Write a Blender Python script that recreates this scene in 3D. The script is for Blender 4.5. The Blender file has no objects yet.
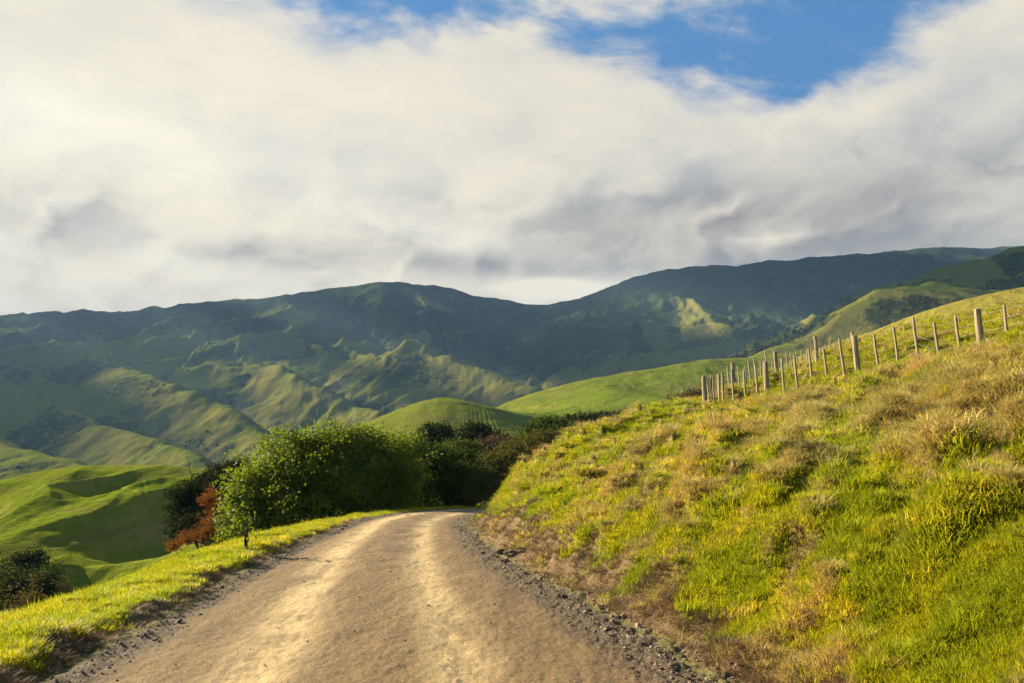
import bpy, math, time
import numpy as np
np.seterr(all='ignore')
T0 = time.time()
rng = np.random.default_rng(7)
C = bpy.context.scene.collection
R = math.radians

# ------------------------------------------------------------------ camera frame
F = 720.0
TH = math.atan(123.5 / F)
EYE = 1.6
CT, ST = math.cos(TH), math.sin(TH)
def P(px, py, Y):
    """world point seen at a photo position and standing Y metres ahead"""
    xc = (px - 512) / F; yc = (341.5 - py) / F
    dy = CT - yc * ST; dz = ST + yc * CT
    t = Y / dy
    return (xc * t, Y, EYE + dz * t)

SUN_AZ, SUN_EL = R(-61), R(22)
SUNDIR = np.array([math.sin(SUN_AZ) * math.cos(SUN_EL), math.cos(SUN_AZ) * math.cos(SUN_EL), math.sin(SUN_EL)])

# ------------------------------------------------------------------ noise
def _hash(ix, iy, seed):
    h = ix * np.uint32(374761393) + iy * np.uint32(668265263) + np.uint32((seed * 974711) & 0xffffffff)
    h = (h ^ (h >> np.uint32(13))) * np.uint32(1274126177)
    return (h ^ (h >> np.uint32(16))) & np.uint32(1023)
_GC = np.cos(np.arange(1024) * 2 * np.pi / 1024).astype(np.float32); _GSN = np.sin(np.arange(1024) * 2 * np.pi / 1024).astype(np.float32)
def perlin(x, y, seed=0):
    x = np.asarray(x, np.float32); y = np.asarray(y, np.float32)
    ix = np.floor(x); iy = np.floor(y)
    fx = x - ix; fy = y - iy
    ix = ix.astype(np.int32).view(np.uint32); iy = iy.astype(np.int32).view(np.uint32)
    u = fx * fx * fx * (fx * (fx * 6 - 15) + 10); v = fy * fy * fy * (fy * (fy * 6 - 15) + 10)
    def g(ox, oy):
        a = _hash(ix + np.uint32(ox), iy + np.uint32(oy), seed)
        return _GC[a] * (fx - ox) + _GSN[a] * (fy - oy)
    a = g(0, 0); b = g(1, 0); c = g(0, 1); d = g(1, 1)
    a = a + (b - a) * u; c = c + (d - c) * u
    return (a + (c - a) * v) * 1.4
def fbm(x, y, oct=4, seed=0, gain=.5):
    s = 0; a = 1.0; n = 0
    for o in range(oct):
        s = s + a * perlin(x * 2 ** o, y * 2 ** o, seed + o * 17); n += a; a *= gain
    return s / n * 1.3
def ridged(x, y, oct=4, seed=0, gain=.5):
    s = 0; a = 1.0; n = 0
    for o in range(oct):
        s = s + a * (1 - np.abs(perlin(x * 2 ** o, y * 2 ** o, seed + o * 17)) * 2); n += a; a *= gain
    return s / n
def sst(a, b, x):
    t = np.clip((x - a) / (b - a), 0, 1); return t * t * (3 - 2 * t)

def smooth_line(pts, n=8):
    p = np.array(pts, float); out = []
    q = np.vstack([2 * p[0] - p[1], p, 2 * p[-1] - p[-2]])
    for i in range(1, len(q) - 2):
        for k in range(n):
            t = k / n
            out.append(.5 * ((2 * q[i]) + (-q[i-1] + q[i+1]) * t + (2*q[i-1] - 5*q[i] + 4*q[i+1] - q[i+2]) * t*t + (-q[i-1] + 3*q[i] - 3*q[i+1] + q[i+2]) * t**3))
    out.append(p[-1]); return np.array(out)

def line_dist(x, y, L):
    """distance, side (+ right of travel), arclength, height on a polyline L (n,3+)"""
    best = np.full(x.shape, 1e18, np.float32); side = np.zeros(x.shape, np.float32); arc = np.zeros(x.shape, np.float32)
    s = 0.0
    for i in range(len(L) - 1):
        ax, ay = float(L[i, 0]), float(L[i, 1]); dx, dy = float(L[i+1, 0]) - ax, float(L[i+1, 1]) - ay
        l2 = dx * dx + dy * dy; l = math.sqrt(l2)
        t = np.clip(((x - ax) * dx + (y - ay) * dy) / l2, 0, 1)
        ex = x - ax - t * dx; ey = y - ay - t * dy
        d = ex * ex + ey * ey
        m = d < best
        best = np.where(m, d, best); side = np.where(m, ex * dy - ey * dx, side); arc = np.where(m, s + t * l, arc)
        s += l
    return np.sqrt(best), np.sign(side), arc

# ------------------------------------------------------------------ road line
road_pts = [(0.9, -14), (-.15, -4), (-.5, 0), (-1.08, 6), (-1.85, 10.5), (-2.7, 16), (-3.45, 23), (-3.6, 28.5), (-2.7, 33), (-.2, 36.3), (3.6, 38.6), (8, 42), (12.5, 48.5), (17, 58), (22, 70), (30, 92)]
RL = smooth_line(road_pts, 6)
RARC = np.concatenate([[0], np.cumsum(np.hypot(*np.diff(RL, axis=0).T))])
def road_z(y_or_arc): return -.015 * (y_or_arc - 14.0) - .03 * np.maximum(0, y_or_arc - 51.0)      # arc 14 is about y 0
def road_hw(arc): return np.interp(arc, [0, 20, 24.5, 30, 37, 44, 60], [2.35, 2.3, 2.1, 1.9, 1.68, 1.6, 1.9])

# ------------------------------------------------------------------ near surface from measured points
def prof(d):
    return np.interp(d, [0, .8, 1.6, 2.6, 3.7, 5.2, 7, 9, 11, 13, 16, 20, 26], [0, .45, 1.0, 1.62, 2.12, 2.66, 3.15, 3.65, 4.2, 4.8, 5.6, 6.4, 7.4])
ctl = []
def ctl_add(x, y, z): ctl.append((x, y, z))
for Y in (-14, -9, -4, 1, 6, 10.5, 15, 19.5, 24):
    i = int(np.argmin(np.abs(RL[:, 1] - Y)))
    x0 = RL[i, 0]; tx, ty = RL[min(i+1, len(RL)-1)] - RL[max(i-1, 0)]; l = math.hypot(tx, ty); nx, ny = ty / l, -tx / l
    z0 = road_z(RARC[i]); hw = float(road_hw(RARC[i])) + .45
    ctl_add(x0, Y, z0); ctl_add(x0 + nx * hw, Y + ny * hw, z0); ctl_add(x0 - nx * hw, Y - ny * hw, z0)
    dl = (.9, 1.8, 2.7, 3.7, 5.2, 7, 9, 11, 14, 18, 24) if Y < 12 else ((.9, 1.8, 2.7, 3.7, 5.2, 7, 9) if Y < 17 else (.9, 1.8, 2.7, 3.7, 5.2))
    for d in dl:
        ctl_add(x0 + nx * (hw + d), Y + ny * (hw + d), z0 + float(prof(d)))
    for d, h in ((1.2, -.02), (2.2, -.25), (4, -1.5), (8, -4.6), (15, -9), (26, -14)):
        ctl_add(x0 - nx * (hw + d), Y - ny * (hw + d), z0 + h)
for i in range(len(RL)):
    if RL[i, 1] > 26 and i % 4 == 0:
        tx, ty = RL[min(i+1, len(RL)-1)] - RL[i-1]; l = math.hypot(tx, ty); nx, ny = ty / l, -tx / l
        z0 = road_z(RARC[i])
        for d in (0, 2.4): ctl_add(RL[i, 0] + nx * d, RL[i, 1] + ny * d, z0)
        for d, h in ((2.2, -.02), (3.6, -.12), (7, -1.8), (13, -5), (25, -9)):
            ctl_add(RL[i, 0] - nx * d, RL[i, 1] - ny * d, z0 + h)
for a in [(470, 518, 30), (500, 489, 30.5), (530, 463, 30), (560, 445, 30), (600, 428, 29.5), (640, 414, 29), (672, 405, 28.5), (703, 402, 27.5),
          (560, 490, 24), (620, 450, 24), (700, 432, 22.5),
          (720, 398, 29.5), (780, 377, 34), (840, 358, 39), (900, 343, 46), (960, 330, 54), (1024, 318, 62),
          (800, 381, 26), (890, 343, 31), (960, 325, 34), (1024, 308, 38), (1200, 268, 40), (1200, 285, 28)]:
    ctl_add(*P(*a))
def fenceY(px): return 27.5 - (px - 704) * (8.2 / 304)
FRONT = [(703.5,406),(743.5,397.5),(783,386),(827,374.5),(857.5,366.5),(898,360.5),(939,352),(981,343),(1036,332),(1090,322)]
for px, py in FRONT:
    p_ = P(px, py, fenceY(px)); ctl_add(p_[0], p_[1], p_[2] - .36)
for a in [(2.5, 34, .4), (6.5, 36.5, 1.2), (11, 40, 2.6), (17, 48, 3.5), (25, 60, 6), (48, 60, 13), (80, 50, 16), (80, 20, 15), (80, -14, 14), (45, 0, 10.5), (45, -14, 10.5), (60, 100, 14), (100, 100, 18)]:
    ctl_add(*a)
for a in [(-60, -14, -20), (-60, 20, -24), (-60, 50, -24), (-35, 45, -19), (-30, 60, -18), (-15, 70, -15), (0, 75, -12), (15, 75, -9), (40, 80, -2), (-40, 90, -22), (0, 100, -16), (25, 100, -10)]:
    ctl_add(*a)
ctl = np.array(ctl, float)
def tps_fit(c):
    n = len(c); d = np.hypot(c[:, None, 0] - c[None, :, 0], c[:, None, 1] - c[None, :, 1])
    K = np.where(d > 0, d * d * np.log(d + 1e-9), 0) + np.eye(n) * .5
    Pm = np.c_[np.ones(n), c[:, :2]]
    A = np.zeros((n + 3, n + 3)); A[:n, :n] = K; A[:n, n:] = Pm; A[n:, :n] = Pm.T
    b = np.zeros(n + 3); b[:n] = c[:, 2]
    return np.linalg.solve(A, b)
W = tps_fit(ctl)
CT32 = ctl.astype(np.float32)
def tps(x, y):
    r = W[-3] + W[-2] * x + W[-1] * y
    for i in range(len(ctl)):
        d2 = (x - ctl[i, 0]) ** 2 + (y - ctl[i, 1]) ** 2
        r = r + float(W[i] * .5) * (d2 * np.log(d2 + 1e-9))
    return r
GX, GY, GS = -100.0, -102.0, .5
_gx, _gy = np.meshgrid(GX + GS * np.arange(401), GY + GS * np.arange(401))
GRID_BASE = None
def _lerp_grid(gs, x, y):
    fx = np.clip((x - GX) / GS, 0, 399.0); fy = np.clip((y - GY) / GS, 0, 399.0)
    ix = fx.astype(np.int32); iy = fy.astype(np.int32); u = fx - ix; v = fy - iy
    return [(g[iy, ix] * (1 - u) + g[iy, ix + 1] * u) * (1 - v) + (g[iy + 1, ix] * (1 - u) + g[iy + 1, ix + 1] * u) * v for g in gs]
def base_h(x, y):
    fx = np.clip((x - GX) / GS, 0, 399.0); fy = np.clip((y - GY) / GS, 0, 399.0)
    ix = fx.astype(np.int32); iy = fy.astype(np.int32); u = fx - ix; v = fy - iy
    g = GRID_BASE
    return (g[iy, ix] * (1 - u) + g[iy, ix + 1] * u) * (1 - v) + (g[iy + 1, ix] * (1 - u) + g[iy + 1, ix + 1] * u) * v

# ------------------------------------------------------------------ far ridges: crest lines (photo position, metres ahead), side slope, rounding, gully size
RIDGES = [
  # main range and its peaks
  ([(-330,330,3300),(-150,326,3300),(0,319,3300),(60,313,3300),(120,311,3300),(160,308,3250),(210,303,3250),(250,300,3300),(290,296,3300),(330,290,3400),(378,281,3500),(430,286,3600),(480,297,3700),(530,304,3800),(565,303,3700),(600,294,3500),(640,278,3400),(690,267,3300),(730,268,3300),(765,262,3400),(850,256,3600),(930,249,3700),(985,249,3800),(1100,240,3900),(1300,230,4000)], .50, 60, 90),
  # spurs of the main range
  ([(250,300,3300),(232,318,2900),(236,346,2600),(268,362,2350),(300,378,2150),(345,398,2000),(378,412,1850)], .66, 16, 44),
  ([(330,292,3400),(318,325,3000),(345,352,2600),(408,345,2350),(440,352,2250),(472,364,2150),(505,376,2050),(545,392,1950)], .66, 14, 46),
  ([(120,311,3300),(95,340,2700),(118,362,2200),(150,376,1900),(205,398,1700),(240,420,1550),(268,446,1400),(292,474,1250)], .64, 14, 36),
  ([(0,319,3300),(-30,360,2500),(10,384,1900),(60,405,1600),(100,425,1400),(150,440,1250),(205,462,1100),(240,480,1000)], .60, 12, 26),
  ([(-330,380,2200),(-150,400,1600),(-50,420,1300),(0,440,1150),(40,452,1050),(80,468,950),(105,484,880)], .5, 12, 18),
  ([(60,313,3300),(50,345,2700),(30,365,2300),(60,385,2000),(110,402,1750)], .64, 14, 36),
  ([(430,286,3600),(425,320,3200),(470,345,2900),(500,362,2700)], .55, 30, 40),
  ([(530,304,3800),(520,335,3300),(525,360,2900),(540,380,2600)], .5, 30, 34),
  ([(600,294,3500),(585,325,3100),(560,350,2800),(555,378,2500)], .55, 30, 50),
  ([(640,278,3400),(655,300,3000),(640,335,2700),(610,360,2450),(590,385,2250)], .55, 30, 50),
  ([(690,267,3300),(682,290,2900),(690,312,2600),(705,325,2450),(690,350,2250),(660,372,2100)], .55, 28, 44),
  ([(765,262,3400),(775,290,2900),(770,315,2600),(740,345,2300),(700,372,2100)], .55, 30, 50),
  ([(850,256,3600),(860,285,3000),(850,300,2600),(800,330,2300)], .5, 30, 50),
  # right middle range
  ([(1250,205,1100),(1100,228,1050),(1024,245,1000),(985,257,980),(955,262,960),(925,269,950),(885,284,930),(845,304,900),(805,326,870),(760,344,850),(722,362,820),(690,377,800),(650,392,780)], .58, 8, 26),
  ([(1250,240,850),(1100,262,820),(1010,276,790),(940,285,760),(880,290,740),(840,310,720),(800,337,700),(760,352,680),(715,372,660)], .42, 9, 12),
  # saddle hill, mound
  ([(455,425,400),(490,411,420),(530,394,430),(580,382,440),(640,371,450),(700,362,460),(760,357,470),(840,345,480),(930,330,490),(1100,300,500)], .34, 14, 3.0),
  ([(600,392,400),(640,398,360),(680,408,330),(700,425,300)], .36, 10, 2),
  ([(330,458,345),(372,434,337),(400,414,332),(430,402,330),(452,402,330),(480,409,331),(515,424,335),(560,437,342),(610,445,352)], .42, 26, .7),
  # near left hill and its little spurs
  ([(-700,520,95),(-300,508,100),(-100,497,108),(0,501,112),(60,492,118),(130,484,124),(200,479,130),(300,470,150),(400,478,190),(470,480,230)], .30, 10, .8),
  ([(150,477,124),(175,505,100),(165,540,84),(120,575,72)], .42, 7, .8),
  ([(60,484,118),(50,505,98),(20,530,82),(-20,560,70)], .40, 7, .8),
  # brow behind the fence on the right
  ([(760,388,95),(840,352,90),(880,333,86),(940,309,82),(1024,289,78),(1150,268,75),(1400,240,72)], .35, 5, 1.0),
]
RD = []
for pts, slope, rad, gul in RIDGES:
    w = np.array([P(*p) for p in pts]); RD.append((smooth_line(w, 12 if pts[0][0] == 330 and pts[0][1] > 440 else (5 if max(p[2] for p in pts) < 600 else 2)), slope, rad, gul))

for L, slope, rad, gul in RD:
    if len(L) > 60:                                # soften the crest heights of the near rounded hills
        for _ in range(3): L[:, 2] = np.convolve(np.pad(L[:, 2], 7, mode='edge'), np.ones(15) / 15, 'valid')
        if gul == .7: L[:, 2] += .8

def far_h(x, y):
    r = np.hypot(x, y)
    # domain warp so nothing follows the construction lines
    k = sst(150, 900, r)
    wx = x + fbm(x / 420, y / 420, 3, 11) * 70 * k + fbm(x / 60, y / 60, 2, 12) * 4 * sst(60, 300, r)
    wy = y + fbm(x / 420, y / 420, 3, 13) * 70 * k + fbm(x / 60, y / 60, 2, 14) * 4 * sst(60, 300, r)
    floor = -22 - 40 * sst(80, 600, y) + 60 * sst(1800, 3600, y) + 8 * fbm(x / 300, y / 300, 3, 5) * k
    H = floor; gul_at = np.zeros(x.shape)
    cxm, cym = float(x.mean()), float(y.mean()); rm = float(np.hypot(x - cxm, y - cym).max()) + 60
    for i, (L, slope, rad, gul) in enumerate(RD):
        a0 = L[:-1, :2]; dv = L[1:, :2] - a0; tt = np.clip(((cxm - a0[:, 0]) * dv[:, 0] + (cym - a0[:, 1]) * dv[:, 1]) / (dv ** 2).sum(1), 0, 1)
        dm = float(np.hypot(cxm - a0[:, 0] - tt * dv[:, 0], cym - a0[:, 1] - tt * dv[:, 1]).min()) - rm
        if float(L[:, 2].max()) - slope * (max(dm, 0) - rad) < float(H.min()) - 2: continue
        a = .35 if i else .15
        ux = x + (wx - x) * a; uy = y + (wy - y) * a
        d, s, arc = line_dist(ux, uy, L)
        AL = np.concatenate([[0], np.cumsum(np.hypot(np.diff(L[:, 0]), np.diff(L[:, 1])))])
        zc = np.interp(arc, AL, L[:, 2])
        lam = gul * 3.4 + 6
        g = ridged(arc / lam + fbm(ux / (lam * 3), uy / (lam * 3), 2, 40 + i) * .8, d / (lam * 4.5) + s * 7.3, 3, 60 + i, .5)
        dd = np.sqrt(d * d + rad * rad) - rad
        z = zc - slope * dd
        if gul > 1: z = z - gul * (1 - g) * .46 * sst(0, rad * 3 + lam, d)
        kk = max(rad * .45, 1.0)
        m = np.maximum(H, z)
        H = m + kk * np.log(np.exp(np.clip((H - m) / kk, -30, 0)) + np.exp(np.clip((z - m) / kk, -30, 0))) - kk * .0
    G_ = sst(30, 60, r) * sst(150, 112, r) * sst(0, -22, x)
    xs = x + y * .25 + 5 * fbm(x / 30, y / 30, 2, 71)
    H = H + G_ * (5.4 * (ridged(xs / 26, y / 90, 2, 70) - .62)) + G_ * .6 * fbm(x / 5, y / 14, 3, 72)
    n = ridged(wx / 330, wy / 330, 5, 21, .45) - .5
    H = H + n * (14 + 66 * sst(260, 440, H) - 60 * sst(560, 760, H)) * sst(500, 1800, r)
    H = H + 6 * (ridged(wx / 95, wy / 95, 4, 23, .5) - .5) * sst(500, 1200, r) * sst(760, 560, H)
    H = H + 15 * (ridged(wx / 85 + 3, wy / 110, 4, 24, .5) - .55) * np.exp(-((y - 850) / 170) ** 2) * sst(120, 240, x) + fbm(x / 34, y / 34, 4, 31) * 1.4 * sst(90, 400, r) + fbm(x / 120, y / 120, 4, 33) * 9 * sst(700, 2000, r)
    return H

# back fence line and the cut below it
BF = np.array([P(712, 401, 27.5), P(730, 393, 29.5), P(780, 375, 34), P(840, 356, 39.5), P(900, 341, 46), P(960, 328, 54), P(1024, 316, 62), P(1080, 306, 68)])
BFL = smooth_line(BF, 4)

def near_h(x, y):
    """height, and the fields the materials use"""
    base, sd, arc, q = _lerp_grid(GRIDS, x, y)
    hw = road_hw(arc)
    rz = road_z(arc)
    r = np.hypot(x, y)
    nz = fbm(x * .9, y * .9, 4, 101)
    # wavering edges
    eR = hw + .42 + .16 * fbm(x * .7, y * .7, 3, 77); eL = hw + .30 + .2 * fbm(x * .8, y * .8, 3, 78)
    # road: crown, wheel ruts, loose gravel at the sides
    u = sd / hw
    rut = np.exp(-((np.abs(sd + .05) - .82) / .26) ** 2)
    road = rz + .05 * (1 - np.clip(u, -1, 1) ** 2) - .028 * rut + .022 * fbm(x * 2.2, y * 1.1, 4, 91) + .011 * fbm(x * 10, y * 8, 4, 92)
    road = road + .05 * sst(.93, 1.1, np.abs(u)) * (.5 + fbm(x * 3, y * 3, 3, 93)) + .02 * sst(.8, 1, u) * fbm(x * 14, y * 14, 2, 94)
    # bank lumps
    terr = fbm((x + y * .3) * .55, base * 1.5 + y * .12, 4, 111)
    tus = np.maximum(0, fbm(x * 1.5, y * 1.5, 3, 112) - .04)
    tus2 = np.maximum(0, fbm(x * 3.4, y * 3.4, 3, 113) - .02)
    hol = np.maximum(0, ridged(x * .42 + 3, y * .42, 3, 114) - .78)
    lt = .25 + .75 * sst(.3, 2.2, sd - eR)
    bank = base - .10 + .22 * terr + (.72 * tus + .30 * tus2 - 1.0 * hol) * lt + .05 * (.4 - np.abs(fbm(x * 4.2, y * 4.2, 3, 118))) + .04 * fbm(x * 9, y * 9, 3, 115)
    wR = sst(0, .5, sd - eR)
    # small scarp where the cut meets the turf
    sc = .22 * sst(.5, .8, sd - eR + .5 * fbm(x * .5, y * .5, 3, 116)) * sst(3, 1.4, sd - eR)
    bank = bank + sc * sst(-.2, .3, fbm(x * .3, y * .3, 2, 117) + .1)
    # left verge: steep ragged face then turf
    vr = .10 + .08 * fbm(arc * .5, arc * 0 + 3, 3, 79) ; vr = vr * sst(44, 30, arc) + .0 * sst(30, 44, arc)
    vv = -sd - eL
    verge = np.maximum(base, rz - .1 + 0 * base) * 1.0
    verge = base + vr * sst(0, .42, vv) * sst(2.8, .9, vv) + (.07 * fbm(x * 1.6, y * 1.6, 4, 80)) * (1 + sst(8, 20, vv) * 4) + .13 * sst(.5, 1.2, vv) * np.maximum(0, fbm(x * 1.3, y * 1.3, 3, 81)) + .06 * np.maximum(0, fbm(x * 5, y * 5, 2, 82))
    wL = sst(0, .3, vv)
    z = road * (1 - wR) * (1 - wL) + bank * wR + verge * wL
    # cut under the back fence: toward the viewer the ground drops
    z = z - 1.0 * sst(.25, .65, q) * sst(3.6, 1.2, q) * sst(27, 29, y) * sst(52, 46, y)
    out = dict(sd=sd, hw=hw, arc=arc, vv=vv, bv=sd - eR, tus=tus, hol=hol, terr=terr, q=q, u=u, base=base)
    return z, out

def masks(x, y, f, z, slope_left=None):
    """dirt, straw, green (0..1) and wetness of road, at near points"""
    bv, vv, sd = f['bv'], f['vv'], f['sd']
    r = np.hypot(x, y)
    n1 = fbm(x * .35, y * .35, 4, 201); n2 = fbm(x * 1.2, y * 1.2, 4, 202); n3 = fbm(x * 4.5, y * 4.5, 3, 203); n4 = fbm(x * .16, y * .16, 3, 204)
    onb = sst(-.05, .1, bv)
    # bare earth and dead litter in the cut above the ditch
    toe = np.interp(y, [0, 6, 12, 20, 28, 34], [.55, .6, 1.0, 1.1, .9, .4])
    dirt = sst(.25, -.25, (bv - toe * (1 + .9 * n2 + .3 * n3)) / 1.4) * (.35 + .65 * sst(-.5, .1, .1 - n3 * .7 - n2 * 1.1))
    dirt = np.maximum(dirt, sst(.06, .16, f['hol']) * .85)
    dirt = np.maximum(dirt, sst(.30, .55, n2 + n3 * .7) * .55 * sst(7, 3, bv))
    dirt = np.maximum(dirt, sst(.15, .5, f['q']) * sst(2.0, 1.1, f['q']) * sst(27, 29, y) * sst(52, 46, y))
    straw = sst(-.03, .52, n1 * .25 + n2 * .75 + n3 * .65 + f['tus'] * .7 + .10 * sst(1, 3, bv) - .20 * sst(14, 26, y) - .12 * sst(7, 13, bv) - .30 * np.exp(-((bv - 1.9) / .9) ** 2) * sst(12, 6, y) + .26 * np.exp(-((bv - 4.4) / 1.5) ** 2) * sst(15, 9, y) )
    dirt = dirt * onb; straw = straw * onb
    # verge
    vd = sst(-.05, .05, vv) * sst(.42, .18, vv + .22 * n2 + .2 * n3)
    vd = vd * np.where(y > 30, .3, 1)
    onv = sst(-.02, .06, vv)
    dirt = np.maximum(dirt, vd * .95 * onv)
    straw = np.maximum(straw, onv * (.22 * sst(.0, .4, n1 + n2 * .5) + .55 * sst(2.2, 3.2, vv) * sst(.0, .3, n2)))
    return np.clip(dirt, 0, 1), np.clip(straw, 0, 1), np.clip(np.maximum(onb, onv), 0, 1)

# ------------------------------------------------------------------ mesh helpers
def mesh_np(name, V, Fc, mat=None, smooth=True, parent=None, attrs=None, mats_idx=None):
    V = np.asarray(V, np.float32); Fc = np.asarray(Fc, np.int32)
    me = bpy.data.meshes.new(name)
    n, k = Fc.shape
    me.vertices.add(len(V)); me.vertices.foreach_set('co', V.ravel())
    me.loops.add(n * k); me.loops.foreach_set('vertex_index', Fc.ravel())
    me.polygons.add(n); me.polygons.foreach_set('loop_start', np.arange(0, n * k, k, dtype=np.int32))
    me.polygons.foreach_set('loop_total', np.full(n, k, np.int32))
    me.polygons.foreach_set('use_smooth', np.full(n, smooth))
    if attrs:
        for an, (ty, arr) in attrs.items():
            a = me.attributes.new(an, ty, 'POINT')
            a.data.foreach_set('color' if ty == 'FLOAT_COLOR' else ('vector' if ty == 'FLOAT_VECTOR' else 'value'), np.asarray(arr, np.float32 if ty != 'INT' else np.int32).ravel())
    me.update(calc_edges=True)
    for m in (mat if isinstance(mat, (list, tuple)) else [mat]):
        if m: me.materials.append(m)
    if mats_idx is not None: me.polygons.foreach_set('material_index', np.asarray(mats_idx, np.int32))
    o = bpy.data.objects.new(name, me); C.objects.link(o)
    if parent: o.parent = parent
    return o
def tag(o, label=None, cat=None, group=None, kind=None):
    if label: o['label'] = label
    if cat: o['category'] = cat
    if group: o['group'] = group
    if kind: o['kind'] = kind
    return o
def grid_faces(nr, nc):
    i = np.arange(nr - 1)[:, None] * nc + np.arange(nc - 1)[None, :]
    return np.stack([i, i + 1, i + nc + 1, i + nc], -1).reshape(-1, 4)
def copy_tree(o, parent=None):
    c = o.copy(); C.objects.link(c)
    if parent: c.parent = parent
    for ch in list(o.children): copy_tree(ch, c)
    return c

# ------------------------------------------------------------------ material helpers
class S:
    """socket with arithmetic"""
    def __init__(s, nt, k): s.nt, s.k = nt, k
    def _m(s, op, *a, clamp=False):
        n = s.nt.nodes.new('ShaderNodeMath'); n.operation = op; n.use_clamp = clamp
        for i, v in enumerate((s,) + a):
            if isinstance(v, S): s.nt.links.new(v.k, n.inputs[i])
            else: n.inputs[i].default_value = v
        return S(s.nt, n.outputs[0])
    def __add__(s, o): return s._m('ADD', o)
    __radd__ = __add__
    def __mul__(s, o): return s._m('MULTIPLY', o)
    __rmul__ = __mul__
    def __sub__(s, o): return s._m('SUBTRACT', o)
    def __rtruediv__(s, o): return s._m('POWER', -1.0) * o
    def __rsub__(s, o): return (s * -1.0) + o
    def __truediv__(s, o): return s._m('DIVIDE', o)
    def clamp(s): return s._m('ADD', 0.0, clamp=True)
    def max(s, o): return s._m('MAXIMUM', o)
    def min(s, o): return s._m('MINIMUM', o)
    def exp(s): return s._m('EXPONENT')
    def pow(s, o): return s._m('POWER', o)
    def ss(s, a, b):
        n = s.nt.nodes.new('ShaderNodeMapRange'); n.interpolation_type = 'SMOOTHSTEP'
        s.nt.links.new(s.k, n.inputs[0])
        if a < b: vals = (a, b, 0, 1)
        else: vals = (b, a, 1, 0)
        for i, v in enumerate(vals): n.inputs[i + 1].default_value = v
        return S(s.nt, n.outputs[0])
def comb(nt, x, y, z):
    n = nt.nodes.new('ShaderNodeCombineXYZ')
    for i, v in enumerate((x, y, z)):
        if isinstance(v, S): nt.links.new(v.k, n.inputs[i])
        else: n.inputs[i].default_value = v
    return S(nt, n.outputs[0])
def sep(nt, v):
    n = nt.nodes.new('ShaderNodeSeparateXYZ'); nt.links.new(v.k, n.inputs[0]); return [S(nt, o) for o in n.outputs]
def noise(nt, v, scale, detail=4, rough=.5, dist=0.0, dim='3D', lac=2.0):
    n = nt.nodes.new('ShaderNodeTexNoise'); n.noise_dimensions = dim
    if v is not None: nt.links.new(v.k, n.inputs['Vector'])
    n.inputs['Scale'].default_value = scale; n.inputs['Detail'].default_value = detail
    n.inputs['Roughness'].default_value = rough; n.inputs['Distortion'].default_value = dist; n.inputs['Lacunarity'].default_value = lac
    return S(nt, n.outputs['Fac'])
def vor(nt, v, scale, feat='F1', out='Distance'):
    n = nt.nodes.new('ShaderNodeTexVoronoi'); n.feature = feat
    if v is not None: nt.links.new(v.k, n.inputs['Vector'])
    n.inputs['Scale'].default_value = scale
    return S(nt, n.outputs[out])
def mixc(nt, f, a, b):
    n = nt.nodes.new('ShaderNodeMix'); n.data_type = 'RGBA'
    for sck, v in ((n.inputs[0], f), (n.inputs[6], a), (n.inputs[7], b)):
        if isinstance(v, S): nt.links.new(v.k, sck)
        elif isinstance(v, (tuple, list)): sck.default_value = (*v, 1)
        else: sck.default_value = v
    return S(nt, n.outputs[2])
def scalec(nt, c, f):
    n = nt.nodes.new('ShaderNodeVectorMath'); n.operation = 'SCALE'
    nt.links.new(c.k, n.inputs[0])
    if isinstance(f, S): nt.links.new(f.k, n.inputs['Scale'])
    else: n.inputs['Scale'].default_value = f
    return S(nt, n.outputs[0])
def vmul(nt, v, t):
    n = nt.nodes.new('ShaderNodeVectorMath'); n.operation = 'MULTIPLY'
    nt.links.new(v.k, n.inputs[0]); n.inputs[1].default_value = t
    return S(nt, n.outputs[0])
def vadd(nt, v, w):
    n = nt.nodes.new('ShaderNodeVectorMath'); n.operation = 'ADD'
    nt.links.new(v.k, n.inputs[0])
    if isinstance(w, S): nt.links.new(w.k, n.inputs[1])
    else: n.inputs[1].default_value = w
    return S(nt, n.outputs[0])
def attr(nt, name, out='Fac'):
    n = nt.nodes.new('ShaderNodeAttribute'); n.attribute_name = name; return S(nt, n.outputs[out])
def new_mat(name):
    m = bpy.data.materials.new(name); m.use_nodes = True; nt = m.node_tree
    b = nt.nodes['Principled BSDF']; b.inputs['Specular IOR Level'].default_value = .25
    return m, nt, b
def pos(nt):
    n = nt.nodes.new('ShaderNodeNewGeometry'); return S(nt, n.outputs['Position'])
def bump(nt, b, h, strength, dist):
    n = nt.nodes.new('ShaderNodeBump'); n.inputs['Strength'].default_value = strength; n.inputs['Distance'].default_value = dist
    nt.links.new(h.k, n.inputs['Height']); nt.links.new(n.outputs[0], b.inputs['Normal'])
def setc(nt, b, c, rough=.9):
    nt.links.new(c.k, b.inputs['Base Color']); b.inputs['Roughness'].default_value = rough

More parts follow.
